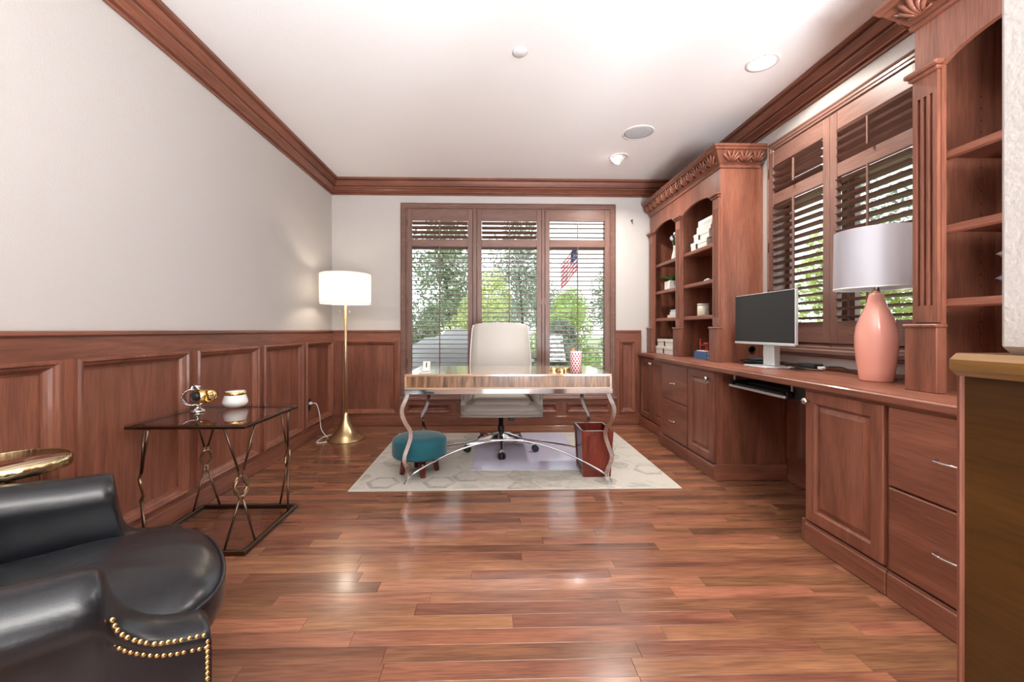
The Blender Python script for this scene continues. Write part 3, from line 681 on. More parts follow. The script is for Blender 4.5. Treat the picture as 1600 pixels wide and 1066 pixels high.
# front apron of the shell
ap = MB(); rings = []
for i in range(9):
    t = i/8; x = OX-.335+t*.67; b = .02*math.sin(PI*t)
    rings.append([(x, 3.395-b, .362), (x, 3.385-b, .40), (x, 3.39-b, .44), (x, 3.42-b, .475), (x, 3.46, .478), (x, 3.46, .362)])
ap.loft(rings, True, True, True).build('seat_front', WLEATHER, oc)
MB().tube([(OX-.335+.67*i/12, 3.39-.02*math.sin(PI*i/12), .363) for i in range(13)], .005, 6).build('piping', WLEATHER, oc)
sm_ = MB().tube([(OX-.325+.65*i/10, 3.3815-.02*math.sin(PI*i/10), .405) for i in range(11)], .003, 5)
sm_.build('seam', CARD2, oc)
for sg in (-1, 1): MB().tube([(OX+sg*.325, 3.384, .405), (OX+sg*.29, 3.376, .43), (OX+sg*.24, 3.388, .466), (OX+sg*.225, 3.42, .479)], .0035, 5).build('seam', CARD2, oc)
MB().box(OX-.33, OX+.33, 3.42, 3.93, .362, .405, .01).build('seat_shell', WLEATHER, oc)
for sg in (-1, 1):
    rings = []
    for (y, zt, xi) in ((3.40, .50, .30), (3.44, .60, .27), (3.52, .645, .255), (3.7, .65, .25), (3.85, .66, .25), (3.93, .68, .25)):
        xo = .335
        rings.append([(OX+sg*x, y, z) for x, z in ((xi, .38), (xi, zt-.03), (xi+.02, zt), (xo-.02, zt), (xo, zt-.03), (xo, .365))])
    MB().loft(rings, True, True, True).build('arm', WLEATHER, oc)
rings = []
for i, (z, hw, yb) in enumerate(((.42, .25, 3.88), (.55, .275, 3.885), (.7, .283, 3.89), (.85, .278, 3.91), (1.0, .268, 3.935), (1.08, .262, 3.95), (1.112, .255, 3.957), (1.127, .235, 3.962))):
    rg = []
    for j in range(9):
        t = -1+2*j/8; rg.append((OX+hw*t, yb-.035+.03*abs(t)**2.2-(.0), z+(0 if i < 6 else .014*(1-t*t))))
    for j in range(8, -1, -1):
        t = -1+2*j/8; rg.append((OX+hw*t*.99, yb+.035+.02*t*t, z+(0 if i < 6 else .012*(1-t*t))))
    rings.append(rg)
bk = MB().loft(rings).build('backrest', WLEATHER, oc)
for sg in (-1, 1):
    MB().tube([(OX+sg*(hw+.004), yb, z) for z, hw, yb in ((.42, .25, 3.88), (.55, .275, 3.885), (.7, .283, 3.89), (.85, .278, 3.91), (1.0, .268, 3.935), (1.08, .262, 3.95), (1.115, .252, 3.957))], .006, 6).build('piping', SILVER, bk)
MB().lathe([(.03, .15), (.03, .22), (.022, .225), (.022, .36)], (OX, OY, 0), 16).build('gas_column', BLACK, oc)
MB().box(OX-.11, OX+.11, OY-.13, OY+.13, .335, .362, .008).box(OX+.06, OX+.11, OY-.2, OY-.1, .30, .345, .006).build('tilt_mechanism', BLACK, oc)
MB().tube([(OX-.08, OY-.1, .345), (OX-.26, OY-.16, .34)], [.008, .014], 8).build('lever', BLACK, oc)
hub = MB().lathe([(.045, .085), (.048, .11), (.036, .16), (.032, .165)], (OX, OY, 0), 20).build('hub', CHROME, oc)
for k in range(5):
    a = -PI/2+2*PI*k/5; d = Vector((math.cos(a), math.sin(a), 0)); nn = Vector((-d.y, d.x, 0)); c = Vector((OX, OY, 0))
    rings = []
    for t, w, z0, z1 in ((.02, .03, .10, .158), (.10, .026, .102, .145), (.2, .021, .09, .118), (.29, .017, .078, .096), (.315, .013, .076, .09)):
        p = c+d*t; rings.append([(p+nn*w+Vector((0, 0, z0)))[:], (p+nn*w*.8+Vector((0, 0, z1)))[:], (p+nn*w*.3+Vector((0, 0, z1+.004)))[:], (p-nn*w*.3+Vector((0, 0, z1+.004)))[:], (p-nn*w*.8+Vector((0, 0, z1)))[:], (p-nn*w+Vector((0, 0, z0)))[:]])
    MB().loft(rings, True, True, False).build('base_arm', CHROME, oc)
    p = c+d*.31
    cs = MB().tube([p+Vector((0, 0, .05)), p+Vector((0, 0, .085))], .007, 8)
    ax = Vector((math.cos(a+PI/2+.5), math.sin(a+PI/2+.5), 0))
    for sg in (-1, 1):
        q = p+ax*sg*.013+Vector((0, 0, .0125+.028)); cs.tube([q-ax*.008, q+ax*.008], .028, 16)
    cs.build('caster', RUBBER, oc)

# ================================================================== STOOL, BASKET
st = thing('footstool', 'round teal velvet footstool with wooden legs under the desk', 'stool', (-.53, 3.11, .0088))
prof = [(.0, .135), (.17, .136), (.196, .145), (.202, .165), (.202, .235), (.197, .262), (.18, .278), (.12, .288), (.0, .291)]
m = MB().lathe(prof, (-.53, 3.115, 0), 40); m.build('cushion', TEAL, st)
for k in range(4):
    a = r_(20)+k*PI/2; c, s = math.cos(a), math.sin(a)
    MB().tube([(-.53+.13*c, 3.115+.13*s, .0095), (-.53+.105*c, 3.115+.105*s, .14)], [.019, .026], 14).build('leg', MAHO, st)
wb = thing('waste_basket', 'square red-brown wooden wastebasket under the desk right end', 'wastebasket', (.77, 3.06, .0088))
bx0, bx1, by0, by1, bz = .655, .875, 2.965, 3.24, .345
def taper(x0, x1, y0, y1, z0, z1, mi):                   # slightly narrower at the foot
    cx, cy = (x0+x1)/2, (y0+y1)/2; return None
def quadwall(p, q, t, z0, z1, k=.86):
    cx, cy = (bx0+bx1)/2, (by0+by1)/2; vs = []
    for z, s in ((z0, k), (z1, 1)):
        for (x, y) in (p, q):
            X, Y = cx+(x-cx)*s, cy+(y-cy)*s; n = Vector((cx-X, cy-Y, 0)); 
            vs.append((X, Y, z))
            inn = (cx+(x-cx)*(s-t), cy+(y-cy)*(s-t)); vs.append((inn[0], inn[1], z))
    return MB().add(vs, [(0, 2, 6, 4), (1, 5, 7, 3), (0, 4, 5, 1), (2, 3, 7, 6), (4, 6, 7, 5), (0, 1, 3, 2)])
crn = [(bx0, by0), (bx1, by0), (bx1, by1), (bx0, by1)]
for i in range(4):
    p, q = crn[i], crn[(i+1) % 4]; w = quadwall(p, q, .09, .009, bz).build('side_board', MAHO, wb)
    # framed face: raised rim strips
    def lerp(a, b, t): return (a[0]+(b[0]-a[0])*t, a[1]+(b[1]-a[1])*t)
    fr = MB(); cx, cy = (bx0+bx1)/2, (by0+by1)/2
    def pt(t, z, h):
        s = .86+.14*(z-.009)/(bz-.009); b_ = lerp(p, q, t); n = Vector((q[1]-p[1], -(q[0]-p[0]), 0)).normalized()
        return (cx+(b_[0]-cx)*s+n.x*h, cy+(b_[1]-cy)*s+n.y*h, z)
    for (t0, t1, z0, z1) in ((0, .13, .009, bz), (.87, 1, .009, bz), (.13, .87, bz-.035, bz), (.13, .87, .009, .05)):
        vs = [pt(t0, z0, 0), pt(t1, z0, 0), pt(t1, z1, 0), pt(t0, z1, 0), pt(t0, z0, .006), pt(t1, z0, .006), pt(t1, z1, .006), pt(t0, z1, .006)]
        fr.add(vs, [(0, 1, 2, 3), (4, 7, 6, 5), (0, 4, 5, 1), (1, 5, 6, 2), (2, 6, 7, 3), (3, 7, 4, 0)])
    fr.build('face_frame', MAHO, w)
MB().box(bx0+.03, bx1-.03, by0+.03, by1-.03, .012, .02).build('bottom', MAHO, wb)

# ================================================================== FLOOR LAMP
LX, LY = -1.425, 4.12
fp = thing('floor_lamp', 'brass floor lamp with white drum shade in the left corner', 'lamp', (LX, LY, 0))
MB().lathe([(.0, 0), (.184, 0), (.186, .006), (.182, .012), (.15, .028), (.115, .052), (.08, .095), (.052, .15), (.033, .205), (.021, .25), (.014, .262)], (LX, LY, 0), 48).build('base', BRASS, fp)
MB().lathe([(.0125, .25), (.0125, 1.36)], (LX, LY, 0), 16).build('pole', BRASS, fp)
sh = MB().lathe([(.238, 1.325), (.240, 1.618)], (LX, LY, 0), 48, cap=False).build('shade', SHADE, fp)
MB().lathe([(.237, 1.325), (.2405, 1.325), (.2405, 1.331), (.237, 1.331), (.237, 1.325)], (LX, LY, 0), 48, cap=False).lathe([(.238, 1.612), (.2415, 1.612), (.2415, 1.618), (.238, 1.618), (.238, 1.612)], (LX, LY, 0), 48, cap=False).build('shade_rim', CARD, sh)
MB().tube([(LX-.24, LY, 1.60), (LX+.24, LY, 1.60)], .003, 6).tube([(LX, LY-.24, 1.60), (LX, LY+.24, 1.60)], .003, 6).lathe([(.004, 1.36), (.004, 1.60), (.012, 1.61), (.012, 1.625), (.0, 1.635)], (LX, LY, 0), 12).build('harp', BRASS, fp)
MB().ball((LX, LY, 1.46), .032, rz=.045).build('bulb', BULB, fp)
for sg in (-1, 1):
    MB().tube([(LX+sg*.05, LY-.03, 1.34), (LX+sg*.05, LY-.03, 1.255)], .0012, 5).ball((LX+sg*.05, LY-.03, 1.243), .005, rz=.012).build('pull_chain', BRASS, fp)
ld = bpy.data.lights.new('lamp_glow', 'POINT'); ld.energy = LAMP_W; ld.color = (1, .86, .68); ld.shadow_soft_size = .06
lo = bpy.data.objects.new('lamp_glow', ld); COL.objects.link(lo); lo.parent = fp; lo.location = (0, 0, 1.44-.0)
PXW = XL+FT-.012
op = thing('wall_outlet', 'dark outlet plate low on the left wall panelling with white plug', 'outlet', (PXW, 4.07, .34))
MB().box(PXW+.0005, PXW+.006, 4.035, 4.105, .285, .40, .002).build('cover_plate', DARKTAB, op)
MB().box(PXW+.006, PXW+.03, 4.055, 4.085, .345, .372, .004).build('plug', WHITE, op)
cd = MB().tube(spline([(PXW+.03, 4.07, .358), (PXW+.075, 4.07, .35), (PXW+.10, 4.08, .25), (PXW+.11, 4.1, .10), (-1.60, 4.12, .012), (-1.54, 4.02, .006), (-1.64, 3.96, .006), (-1.66, 4.16, .006), (-1.60, 4.26, .006), (-1.535, 4.22, .008)], 6), .0042, 6)
cd.build('cord', CORD, fp)

# ================================================================== GLASS SIDE TABLE
TX0, TX1, TY0, TY1, TZ = -1.722, -1.160, 1.995, 2.54, .624
tb = thing('side_table', 'glass-topped side table with knotted bronze rods by the wainscot', 'side table', ((TX0+TX1)/2, (TY0+TY1)/2, 0))
MB().box(TX0, TX1, TY0, TY1, TZ-.010, TZ, .002).build('glass_top', TGLASS, tb)
fr = MB()
for (x0, x1, y0, y1) in ((TX0, TX1, TY0, TY0+.012), (TX0, TX1, TY1-.012, TY1), (TX0, TX0+.012, TY0+.012, TY1-.012), (TX1-.012, TX1, TY0+.012, TY1-.012)): fr.box(x0, x1, y0, y1, TZ-.0235, TZ-.0102, .002)
fr.build('top_frame', BRONZE, tb)
bf = MB()
for (x0, x1, y0, y1) in ((TX0, TX1, TY0, TY0+.02), (TX0, TX1, TY1-.02, TY1), (TX0, TX0+.02, TY0+.02, TY1-.02), (TX1-.02, TX1, TY0+.02, TY1-.02)): bf.box(x0, x1, y0, y1, 0, .026, .003)
bf.build('base_frame', BRONZE, tb)
MB().box(TX0+.02, TX1-.02, TY0+.02, TY1-.02, .006, .013).build('base_glass', TGLASS, tb)
for cx, cy, sx, sy in ((TX1, TY0, -1, 1), (TX0, TY0, 1, 1), (TX0, TY1, 1, -1), (TX1, TY1, -1, -1)):
    kx, ky = cx+sx*.045, cy+sy*.045; zk = .315
    A = (cx+sx*.105, cy+sy*.012); B = (cx+sx*.012, cy+sy*.105)
    d = Vector((A[0]-B[0], A[1]-B[1], 0)).normalized()
    R = lambda off, z: (kx+d.x*off, ky+d.y*off, z)
    lg = MB().tube([(A[0], A[1], TZ-.02), R(.008, zk+.065)], .0055, 8).build('leg', BRONZE, tb)
    for P_ in ([(B[0], B[1], TZ-.02), R(-.008, zk+.065)], [R(.008, zk-.065), (A[0], A[1], .02)], [R(-.008, zk-.065), (B[0], B[1], .02)]): MB().tube(P_, .0055, 8).build('rod', BRONZE, lg)
    # reef knot: two interlocked loops
    nrm = Vector((-d.y, d.x, 0))
    kn = MB()
    for sg in (1, -1):
        P = [(-.008, .075), (-.009, .052), (-.012, .032), (-.026, .004), (-.026, -.022), (-.013, -.042), (0, -.047), (.013, -.042), (.026, -.022), (.026, .004), (.012, .032), (.009, .052), (.008, .075)]
        off = [.003, -.004, -.007, .0, .004, .007, .007, .007, .004, .0, -.007, -.004, .003]
        kn.tube(spline([Vector((kx, ky, zk))+d*a*sg+Vector((0, 0, sg*b))+nrm*(h*sg) for (a, b), h in zip(P, off)], 4), .0055, 7)
    kn.build('knot', plain('brass_knot', (.32, .23, .14), .28, 1) if 'brass_knot' not in bpy.data.materials else bpy.data.materials['brass_knot'], lg)
    MB().box(cx+sx*.09, cx+sx*.12, cy+sy*.004, cy+sy*.02, TZ-.026, TZ-.02).box(cx+sx*.004, cx+sx*.02, cy+sy*.09, cy+sy*.12, TZ-.026, TZ-.02).build('bracket', NICKEL, lg)
# ornament: curled metal rose on foot
ox, oy = -1.60, 2.30
orn = thing('metal_ornament', 'polished silver and gold curled-leaf ornament on the glass table', 'ornament', (ox, oy, TZ))
MB().lathe([(.0, 0), (.034, 0), (.036, .004), (.03, .012), (.017, .02), (.012, .028), (.018, .036), (.014, .046)], (ox+.01, oy, TZ), 20).build('foot', CHROME, orn)
def petal(c, r, w, tilt, rot, a0, a1, mat):
    m = MB(); rings = []
    for i in range(13):
        a = a0+(a1-a0)*i/12; wi = w*(.35+.65*math.sin(PI*i/12))
        rings.append([(r*math.cos(a), -wi, r*math.sin(a)), (r*math.cos(a), wi, r*math.sin(a)), ((r-.004)*math.cos(a), wi, (r-.004)*math.sin(a)), ((r-.004)*math.cos(a), -wi, (r-.004)*math.sin(a))])
    m.loft(rings); m.xf(Matrix.Translation(c) @ Matrix.Rotation(rot, 4, 'Z') @ Matrix.Rotation(tilt, 4, 'Y')); m.build('petal', mat, orn)
petal((ox-.018, oy, TZ+.082), .045, .032, 0, .4, r_(60), r_(330), CHROME)
petal((ox+.03, oy-.005, TZ+.085), .042, .034, 0, -.3, r_(-120), r_(130), GOLD)
petal((ox+.075, oy, TZ+.09), .032, .026, 0, .2, r_(-150), r_(120), GOLD)
petal((ox, oy, TZ+.125), .022, .018, 0, -.2, r_(-30), r_(230), CHROME)
MB().ball((ox+.006, oy-.012, TZ+.085), .03, .018, .026).build('centre_bud', DARKTAB, orn)
bwx, bwy = -1.475, 2.44
bw = thing('candle_bowl', 'white porcelain bowl with gold rim on the glass table', 'bowl', (bwx, bwy, TZ))
MB().lathe([(.0, 0), (.035, 0), (.052, .008), (.066, .026), (.064, .04), (.055, .068), (.054, .078), (.05, .078), (.05, .05), (.0, .05)], (bwx, bwy, TZ), 32).build('body', PORC, bw)
MB().lathe([(.0545, .072), (.0555, .074), (.0555, .09), (.05, .092), (.05, .078), (.0545, .072)], (bwx, bwy, TZ), 32, cap=False).build('rim_band', GOLD, bw)
MB().lathe([(.05, .09), (.05, .094), (.0, .096)], (bwx, bwy, TZ), 32).build('lid', PORC, bw)

# ================================================================== ROUND BRASS TABLE
qx, qy, qz = -1.598, 1.425, .637
rt = thing('drinks_table', 'small round table with hammered brass rim beside the armchair', 'side table', (qx, qy, 0))
MB().lathe([(.0, -.012), (.142, -.012), (.142, -.002), (.0, -.002)], (qx, qy, qz), 48).build('top', plain('brass_mirror_top', (.72, .56, .40), .12, 1), rt)
rim = MB(); rg = []
for i in range(64):
    a = 2*PI*i/64; rr = .146+.0022*math.sin(i*2.4)+.001*math.sin(i*5.1)
    rg.append([(qx+r*math.cos(a), qy+r*math.sin(a), qz+z) for r, z in ((rr, -.036), (rr+.001, -.018), (rr, 0), (.141, 0), (.141, -.036))])
rg.append(rg[0]); rim.loft(rg, True, False, True).build('rim', plain('hammered_brass', (.70, .56, .32), .2, 1, bump=.5, bscale=60), rt)
MB().lathe([(.0, 0), (.11, 0), (.11, .01), (.03, .02), (.012, .03), (.012, qz-.012)], (qx, qy, 0), 28).build('pedestal', BRASS, rt)

# ================================================================== ARMCHAIR
ACO = Vector((-1.199, 1.032, 0)); ACR = math.atan2(-.77, .64)
ACM = Matrix.Translation(ACO) @ Matrix.Rotation(ACR, 4, 'Z')
ac = thing('armchair', 'black leather armchair with brass nailheads in the left foreground', 'armchair', tuple(ACO))
def acb(m, name, mat=LEATHER, par=None, **k): return m.xf(ACM).build(name, mat, par or ac, **k)
ST = [(-.30, .62, .465, .075), (-.15, .61, .465, .075), (0, .598, .463, .075), (.10, .588, .46, .074), (.17, .585, .458, .072), (.198, .580, .455, .07), (.210, .562, .448, .06), (.217, .53, .44, .05), (.224, .505, .434, .04), (.234, .482, .43, .034), (.25, .46, .427, .03), (.28, .432, .424, .026), (.31, .416, .423, .024), (.345, .405, .422, .022), (.37, .40, .421, .021), (.385, .393, .42, .02), (.39, .38, .416, .02)]
ST2 = ST[:6]+[(.205, .55, .446, .056), (.212, .50, .436, .042), (.218, .455, .43, .032), (.226, .415, .427, .026), (.238, .388, .425, .022), (.26, .372, .423, .02), (.30, .362, .422, .02), (.35, .357, .421, .02), (.385, .35, .416, .02)]
def arm_section(y, h, xo, r, sg):
    xi = .30; cx = (xi+xo)/2; rx = (xo-xi)/2; P = [(xi, .08), (xi, .2), (xi, h-r-.03)]
    for i in range(10):
        a = PI-(PI+.5)*i/9; P.append((cx+rx*math.cos(a), h-r+r*math.sin(a)))
    P += [(.418, h-2.0*r), (.416, min(h-2.4*r, .3)), (.416, .08)]
    return [(sg*x, y, z) for x, z in P]
for sg in (1, -1):
    rings = [arm_section(y, h, xo, r, sg) for y, h, xo, r in (ST if sg == 1 else ST2)]
    a = acb(MB().loft(rings), 'arm')
    # outer welt along the scoop
    P = [(sg*(.42), y, h-2.05*r) for y, h, xo, r in ST if y >= .19]
    if sg == 1:
        nh = MB()
        top = spline([(.433, .224, .498), (.429, .232, .47), (.426, .25, .443), (.423, .285, .413), (.421, .315, .401), (.419, .345, .392), (.418, .37, .386), (.417, .382, .38)], 8)
        low = spline([(.420, .222, .452), (.419, .238, .424), (.418, .262, .402), (.4175, .29, .383), (.417, .32, .370), (.417, .35, .362), (.417, .379, .355)], 8)
        def nails(path, step):
            acc = step; prev = path[0]
            for p in path[1:]:
                acc += (p-prev).length; prev = p
                if acc >= step: nh.ball((p.x+.001, p.y, p.z), .004, .0055, .0055, 8, 5); acc = 0
        nails(top, .0115); nails(low, .0115)
        nails([Vector((.417, .381, .372-.004*i)) for i in range(75)], .0115)
        acb(nh, 'nailhead_trim', GOLD, a, kind='stuff')
        band = MB()
        rings = []
        for i in range(0, len(low)):
            p = low[i]; q = top[min(int(i*len(top)/len(low)), len(top)-1)]
            rings.append([(p.x+.0005, p.y, p.z), (p.x+.004, p.y, p.z+.006), (q.x+.003, q.y, q.z-.006), (q.x+.0005, q.y, q.z)])
        acb(band.loft(rings), 'leather_band', LEATHER, a)
# seat cushion
def foot_pt(a, s):
    n = 4.2; c, sn = math.cos(a), math.sin(a); r = (abs(c)**n+abs(sn)**n)**(-1/n)
    x = .315*r*c*s; yy = .30*r*sn*s
    if yy > 0: yy += .055*(1-(x/.315)**2)*s
    if yy < .08 and abs(x) > .285: x = math.copysign(.285, x)
    return x, .105+yy
rings = []
for s, z in ((.3, .262), (.94, .262), (1.0, .29), (1.015, .325), (1.0, .36), (.985, .37), (.95, .385), (.85, .404), (.7, .418), (.45, .43), (.2, .436), (.03, .437)):
    ring = []
    for i in range(48):
        a = 2*PI*i/48; x, y = foot_pt(a, s); wr = 0
        if s < .97 and z > .38: wr = .004*math.sin(a*9+s*7)*s*(1 if y > .2 else .4)
        ring.append((x, y, z+wr))
    rings.append(ring)
cu = acb(MB().loft(rings), 'seat_cushion', CUSHL)
acb(MB().tube([(*foot_pt(2*PI*i/64, 1.0), .366) for i in range(64)], .006, 6, closed=True), 'welt', LEATHER, cu)
acb(MB().box(-.30, .30, -.30, .372, .08, .262, .02), 'front_rail')
# back with rolled top
rings = []
for z, t, y in ((.08, .06, -.30), (.4, .07, -.30), (.62, .08, -.31), (.78, .085, -.325), (.86, .09, -.33), (.89, .06, -.335), (.9, .02, -.335)):
    hw = .34 if z < .6 else .33
    rings.append([(x, y-t*.3 if k else y+t, z) for x, k in ((-hw, 0), (-hw*.5, 0), (0, 0), (hw*.5, 0), (hw, 0), (hw, 1), (0, 1), (-hw, 1))])
acb(MB().loft(rings), 'backrest')
for x, y in ((-.37, .33), (.37, .33), (-.35, -.27), (.35, -.27)):
    acb(MB().lathe([(.014, 0), (.02, .03), (.026, .08)], (x, y, 0), 12), 'leg', WZ)

# ================================================================== ON THE WORKTOP
# monitor
mn = thing('monitor', 'flat grey computer monitor on a silver stand on the worktop', 'monitor', (1.9, 2.8, CT))
m = MB().box(1.853, 1.875, 2.487, 3.105, .972, 1.322, .004); m.build('housing', SILVER, mn)
MB().box(1.8505, 1.8535, 2.49, 3.102, .985, 1.319, .001).build('screen', SCREEN, mn)
MB().box(1.847, 1.857, 2.487, 3.105, .968, .985, .002).build('bottom_bezel', SILVER, mn)
MB().box(1.885, 1.93, 2.725, 2.835, CT+.012, 1.2, .004).box(1.872, 1.89, 2.74, 2.82, 1.08, 1.2, .003).build('stand_neck', SILVER, mn)
MB().box(1.79, 1.98, 2.66, 2.90, CT, CT+.012, .003).build('stand_foot', SILVER, mn)
# coral lamp
PX, PY = 1.925, 2.03
pl = thing('table_lamp', 'coral ceramic table lamp with white drum shade on the worktop', 'lamp', (PX, PY, CT))
MB().lathe([(.0, .0), (.064, 0), (.067, .006), (.072, .05), (.080, .11), (.0855, .17), (.086, .22), (.080, .27), (.066, .315), (.049, .355), (.036, .395), (.029, .43), (.025, .436), (.0, .437)], (PX, PY, CT), 48).build('body', PINK, pl)
MB().lathe([(.016, .434), (.016, .50)], (PX, PY, CT), 16).build('neck', NICKEL, pl)
MB().ball((PX, PY, CT+.55), .03, rz=.045).build('bulb', WHITE, pl)
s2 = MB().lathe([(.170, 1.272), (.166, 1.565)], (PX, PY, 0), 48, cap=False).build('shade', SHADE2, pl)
MB().lathe([(.168, 1.272), (.1705, 1.272), (.1705, 1.278), (.168, 1.278), (.168, 1.272)], (PX, PY, 0), 48, cap=False).build('shade_rim', CARD, s2)
MB().tube([(PX-.168, PY, 1.30), (PX+.168, PY, 1.30)], .003, 6).tube([(PX, PY-.168, 1.30), (PX, PY+.168, 1.30)], .003, 6).build('shade_spider', NICKEL, pl)
MB().tube(spline([(PX+.06, PY-.03, CT+.012), (PX+.10, PY-.02, CT+.006), (PX+.15, PY+.02, CT+.006), (PX+.18, PY+.1, CT+.03)], 4), .004, 6).build('cord', CLEAR, pl)
# cables and power bricks
m = MB(); 
for k in range(4):
    m.tube([(1.98+(.07+.008*k)*math.cos(a), 3.06+(.09+.01*k)*math.sin(a), CT+.006+.006*k) for a in [2*PI*i/24 for i in range(24)]], .004, 6, closed=True)
single('cable_coil', m, BLACK, 'coiled black cable lying left of the monitor stand', 'cable', (1.98, 3.06, CT))
single('blue_pouch', MB().box(1.93, 2.02, 2.99, 3.09, CT+.028, CT+.045, .008), plain('navy_cloth', (.02, .05, .08), .7), 'small dark blue pouch lying on the coiled black cable', 'pouch', (1.97, 3.04, CT+.028))
pb = thing('power_adapter', 'black power adapter with tangled leads right of the monitor stand', 'adapter', (2.03, 2.62, CT))
MB().box(1.99, 2.06, 2.52, 2.66, CT+.014, CT+.042, .005).build('brick', BLACK, pb)
MB().tube(spline([(2.02, 2.66, CT+.03), (1.97, 2.74, CT+.03), (1.95, 2.66, CT+.006), (1.97, 2.56, CT+.006), (2.0, 2.70, CT+.008), (1.94, 2.60, CT+.02), (1.98, 2.5, CT+.008), (2.06, 2.48, CT+.012)], 6), .004, 6).build('lead', BLACK, pb)
MB().box(2.0, 2.03, 2.47, 2.5, CT+.012, CT+.03, .003).build('plug', WHITE, pb)
single('lamp_cable', MB().tube(spline([(2.07, 2.5, CT+.028), (2.09, 2.42, CT+.03), (2.08, 2.33, CT+.008), (2.06, 2.25, CT+.006), (2.07, 2.18, CT+.006), (2.06, 2.08, CT+.006), (2.02, 2.02, CT+.006)], 6), .004, 6), BLACK, 'black cable along the worktop back toward the coral lamp', 'cable', (2.06, 2.25, CT))
for (yy, mt_, lb) in ((3.165, WHITE, 'white outlet plate with black plugs behind the monitor'), (3.05, plain('brown_plate', (.12, .07, .05), .4), 'brown outlet plate on wall, partly behind monitor stand')):
    o = thing('wall_outlet', lb, 'outlet', (XR, yy, .94))
    MB().box(XR-.006, XR-.0005, yy-.035, yy+.035, .885, .985, .002).build('cover_plate', mt_, o)
    if mt_ is WHITE:
        MB().box(XR-.035, XR-.006, yy-.012, yy+.014, .935, .965, .004).build('plug', BLACK, o)
        MB().tube(spline([(XR-.03, yy, .938), (XR-.035, yy-.01, .88), (XR-.05, yy-.015, CT+.03), (XR-.09, yy-.03, CT+.012)], 4), .003, 6).build('plug_lead', BLACK, o)
    else: MB().box(XR-.008, XR-.006, yy-.015, yy+.015, .91, .96, .001).build('socket', DARKTAB, o)
single('cable_grommet', MB().lathe([(.030, 0), (.030, -.003), (.022, -.004), (.022, 0), (.030, 0)], (2.05, 3.2168, .915), 24, 'y', cap=False).lathe([(.022, -.001), (0, -.001)], (2.05, 3.2168, .915), 24, 'y'), DARKTAB, 'round cable hole in the bookcase side behind monitor', 'grommet', (2.05, 3.217, .915))

# ================================================================== SHELF ITEMS
def carton(name, label, x0, x1, y0, y1, z0, z1, group, mat=CARD):
    b = thing(name, label, 'box', ((x0+x1)/2, (y0+y1)/2, z0), group)
    MB().box(x0, x1, y0, y1, z0, z0+(z1-z0)*.62, .002).build('body', mat, b)
    MB().box(x0-.003, x1+.003, y0-.003, y1+.003, z0+(z1-z0)*.6, z1, .002).build('lid', mat, b)
    c = (y0+y1)/2+.03; h = (z1-z0)
    MB().box(x0-.006, x0-.003, c-.012, c+.012, z0+h*.12, z0+h*.75, .001).build('tab', DARKTAB, b); return b
carton('storage_box', 'white storage box at the foot of the stack on worktop corner', 1.825, 2.07, 4.07, 4.56, CT, CT+.078, 'white boxes in the corner')
carton('storage_box', 'white storage box upper of the two on worktop corner', 1.83, 2.06, 4.08, 4.52, CT+.079, CT+.155, 'white boxes in the corner')
S1, S2, S3 = 1.787, 1.490, 1.194
carton('storage_box', 'white storage box lowest in the stack on top shelf', 1.85, 2.10, 3.52, 3.80, S1, S1+.075, 'white stack on the top shelf')
carton('storage_box', 'white storage box second from bottom in top shelf stack', 1.855, 2.09, 3.49, 3.755, S1+.076, S1+.145, 'white stack on the top shelf')
zz = S1+.1465
for i, (th, y0, y1, c, lb) in enumerate(((.03, 3.47, 3.71, (.74, .72, .66), 'cream book lying directly on the boxes, top shelf'), (.026, 3.46, 3.715, (.7, .71, .70), 'pale grey book second from bottom of top shelf books'), (.024, 3.45, 3.70, (.60, .63, .65), 'grey-blue spined book third from bottom of top shelf books'), (.03, 3.44, 3.705, (.78, .78, .75), 'white book topmost of the stack on top shelf'))):
    b = thing('book', lb, 'book', (1.97, (y0+y1)/2, zz), 'books on the top shelf boxes')
    MB().box(1.86+.004*i, 2.07, y0, y1, zz, zz+.003).box(1.86+.004*i, 2.07, y0, y1, zz+th-.004, zz+th-.001).box(1.858+.004*i, 1.862+.004*i, y0, y1, zz, zz+th-.001).build('cover', plain('book_cover_%d' % i, c, .5), b)
    MB().box(1.866+.004*i, 2.066, y0+.003, y1-.003, zz+.003, zz+th-.004).build('pages', plain('pages_%d' % i, (.7, .68, .62), .8), b)
    zz += th
zz = S3
for i, (th, y0, y1, c, lb) in enumerate(((.03, 4.03, 4.30, (.72, .62, .50), 'cream book at bottom of the left bay shelf pile'), (.027, 4.02, 4.26, (.66, .68, .72), 'pale book in the middle of left bay shelf pile'), (.026, 4.03, 4.26, (.45, .50, .62), 'blue-white book on top of the left bay shelf pile'))):
    b = thing('book', lb, 'book', (1.96, (y0+y1)/2, zz), 'books in the left bay')
    MB().box(1.845+.008*i, 2.04, y0, y1, zz, zz+.003).box(1.845+.008*i, 2.04, y0, y1, zz+th-.004, zz+th-.001).box(1.843+.008*i, 1.847+.008*i, y0, y1, zz, zz+th-.001).build('cover', plain('bay_book_%d' % i, c, .5), b)
    MB().box(1.851+.008*i, 2.036, y0+.003, y1-.003, zz+.003, zz+th-.004).build('pages', plain('bay_pages_%d' % i, (.7, .69, .66), .8), b)
    zz += th
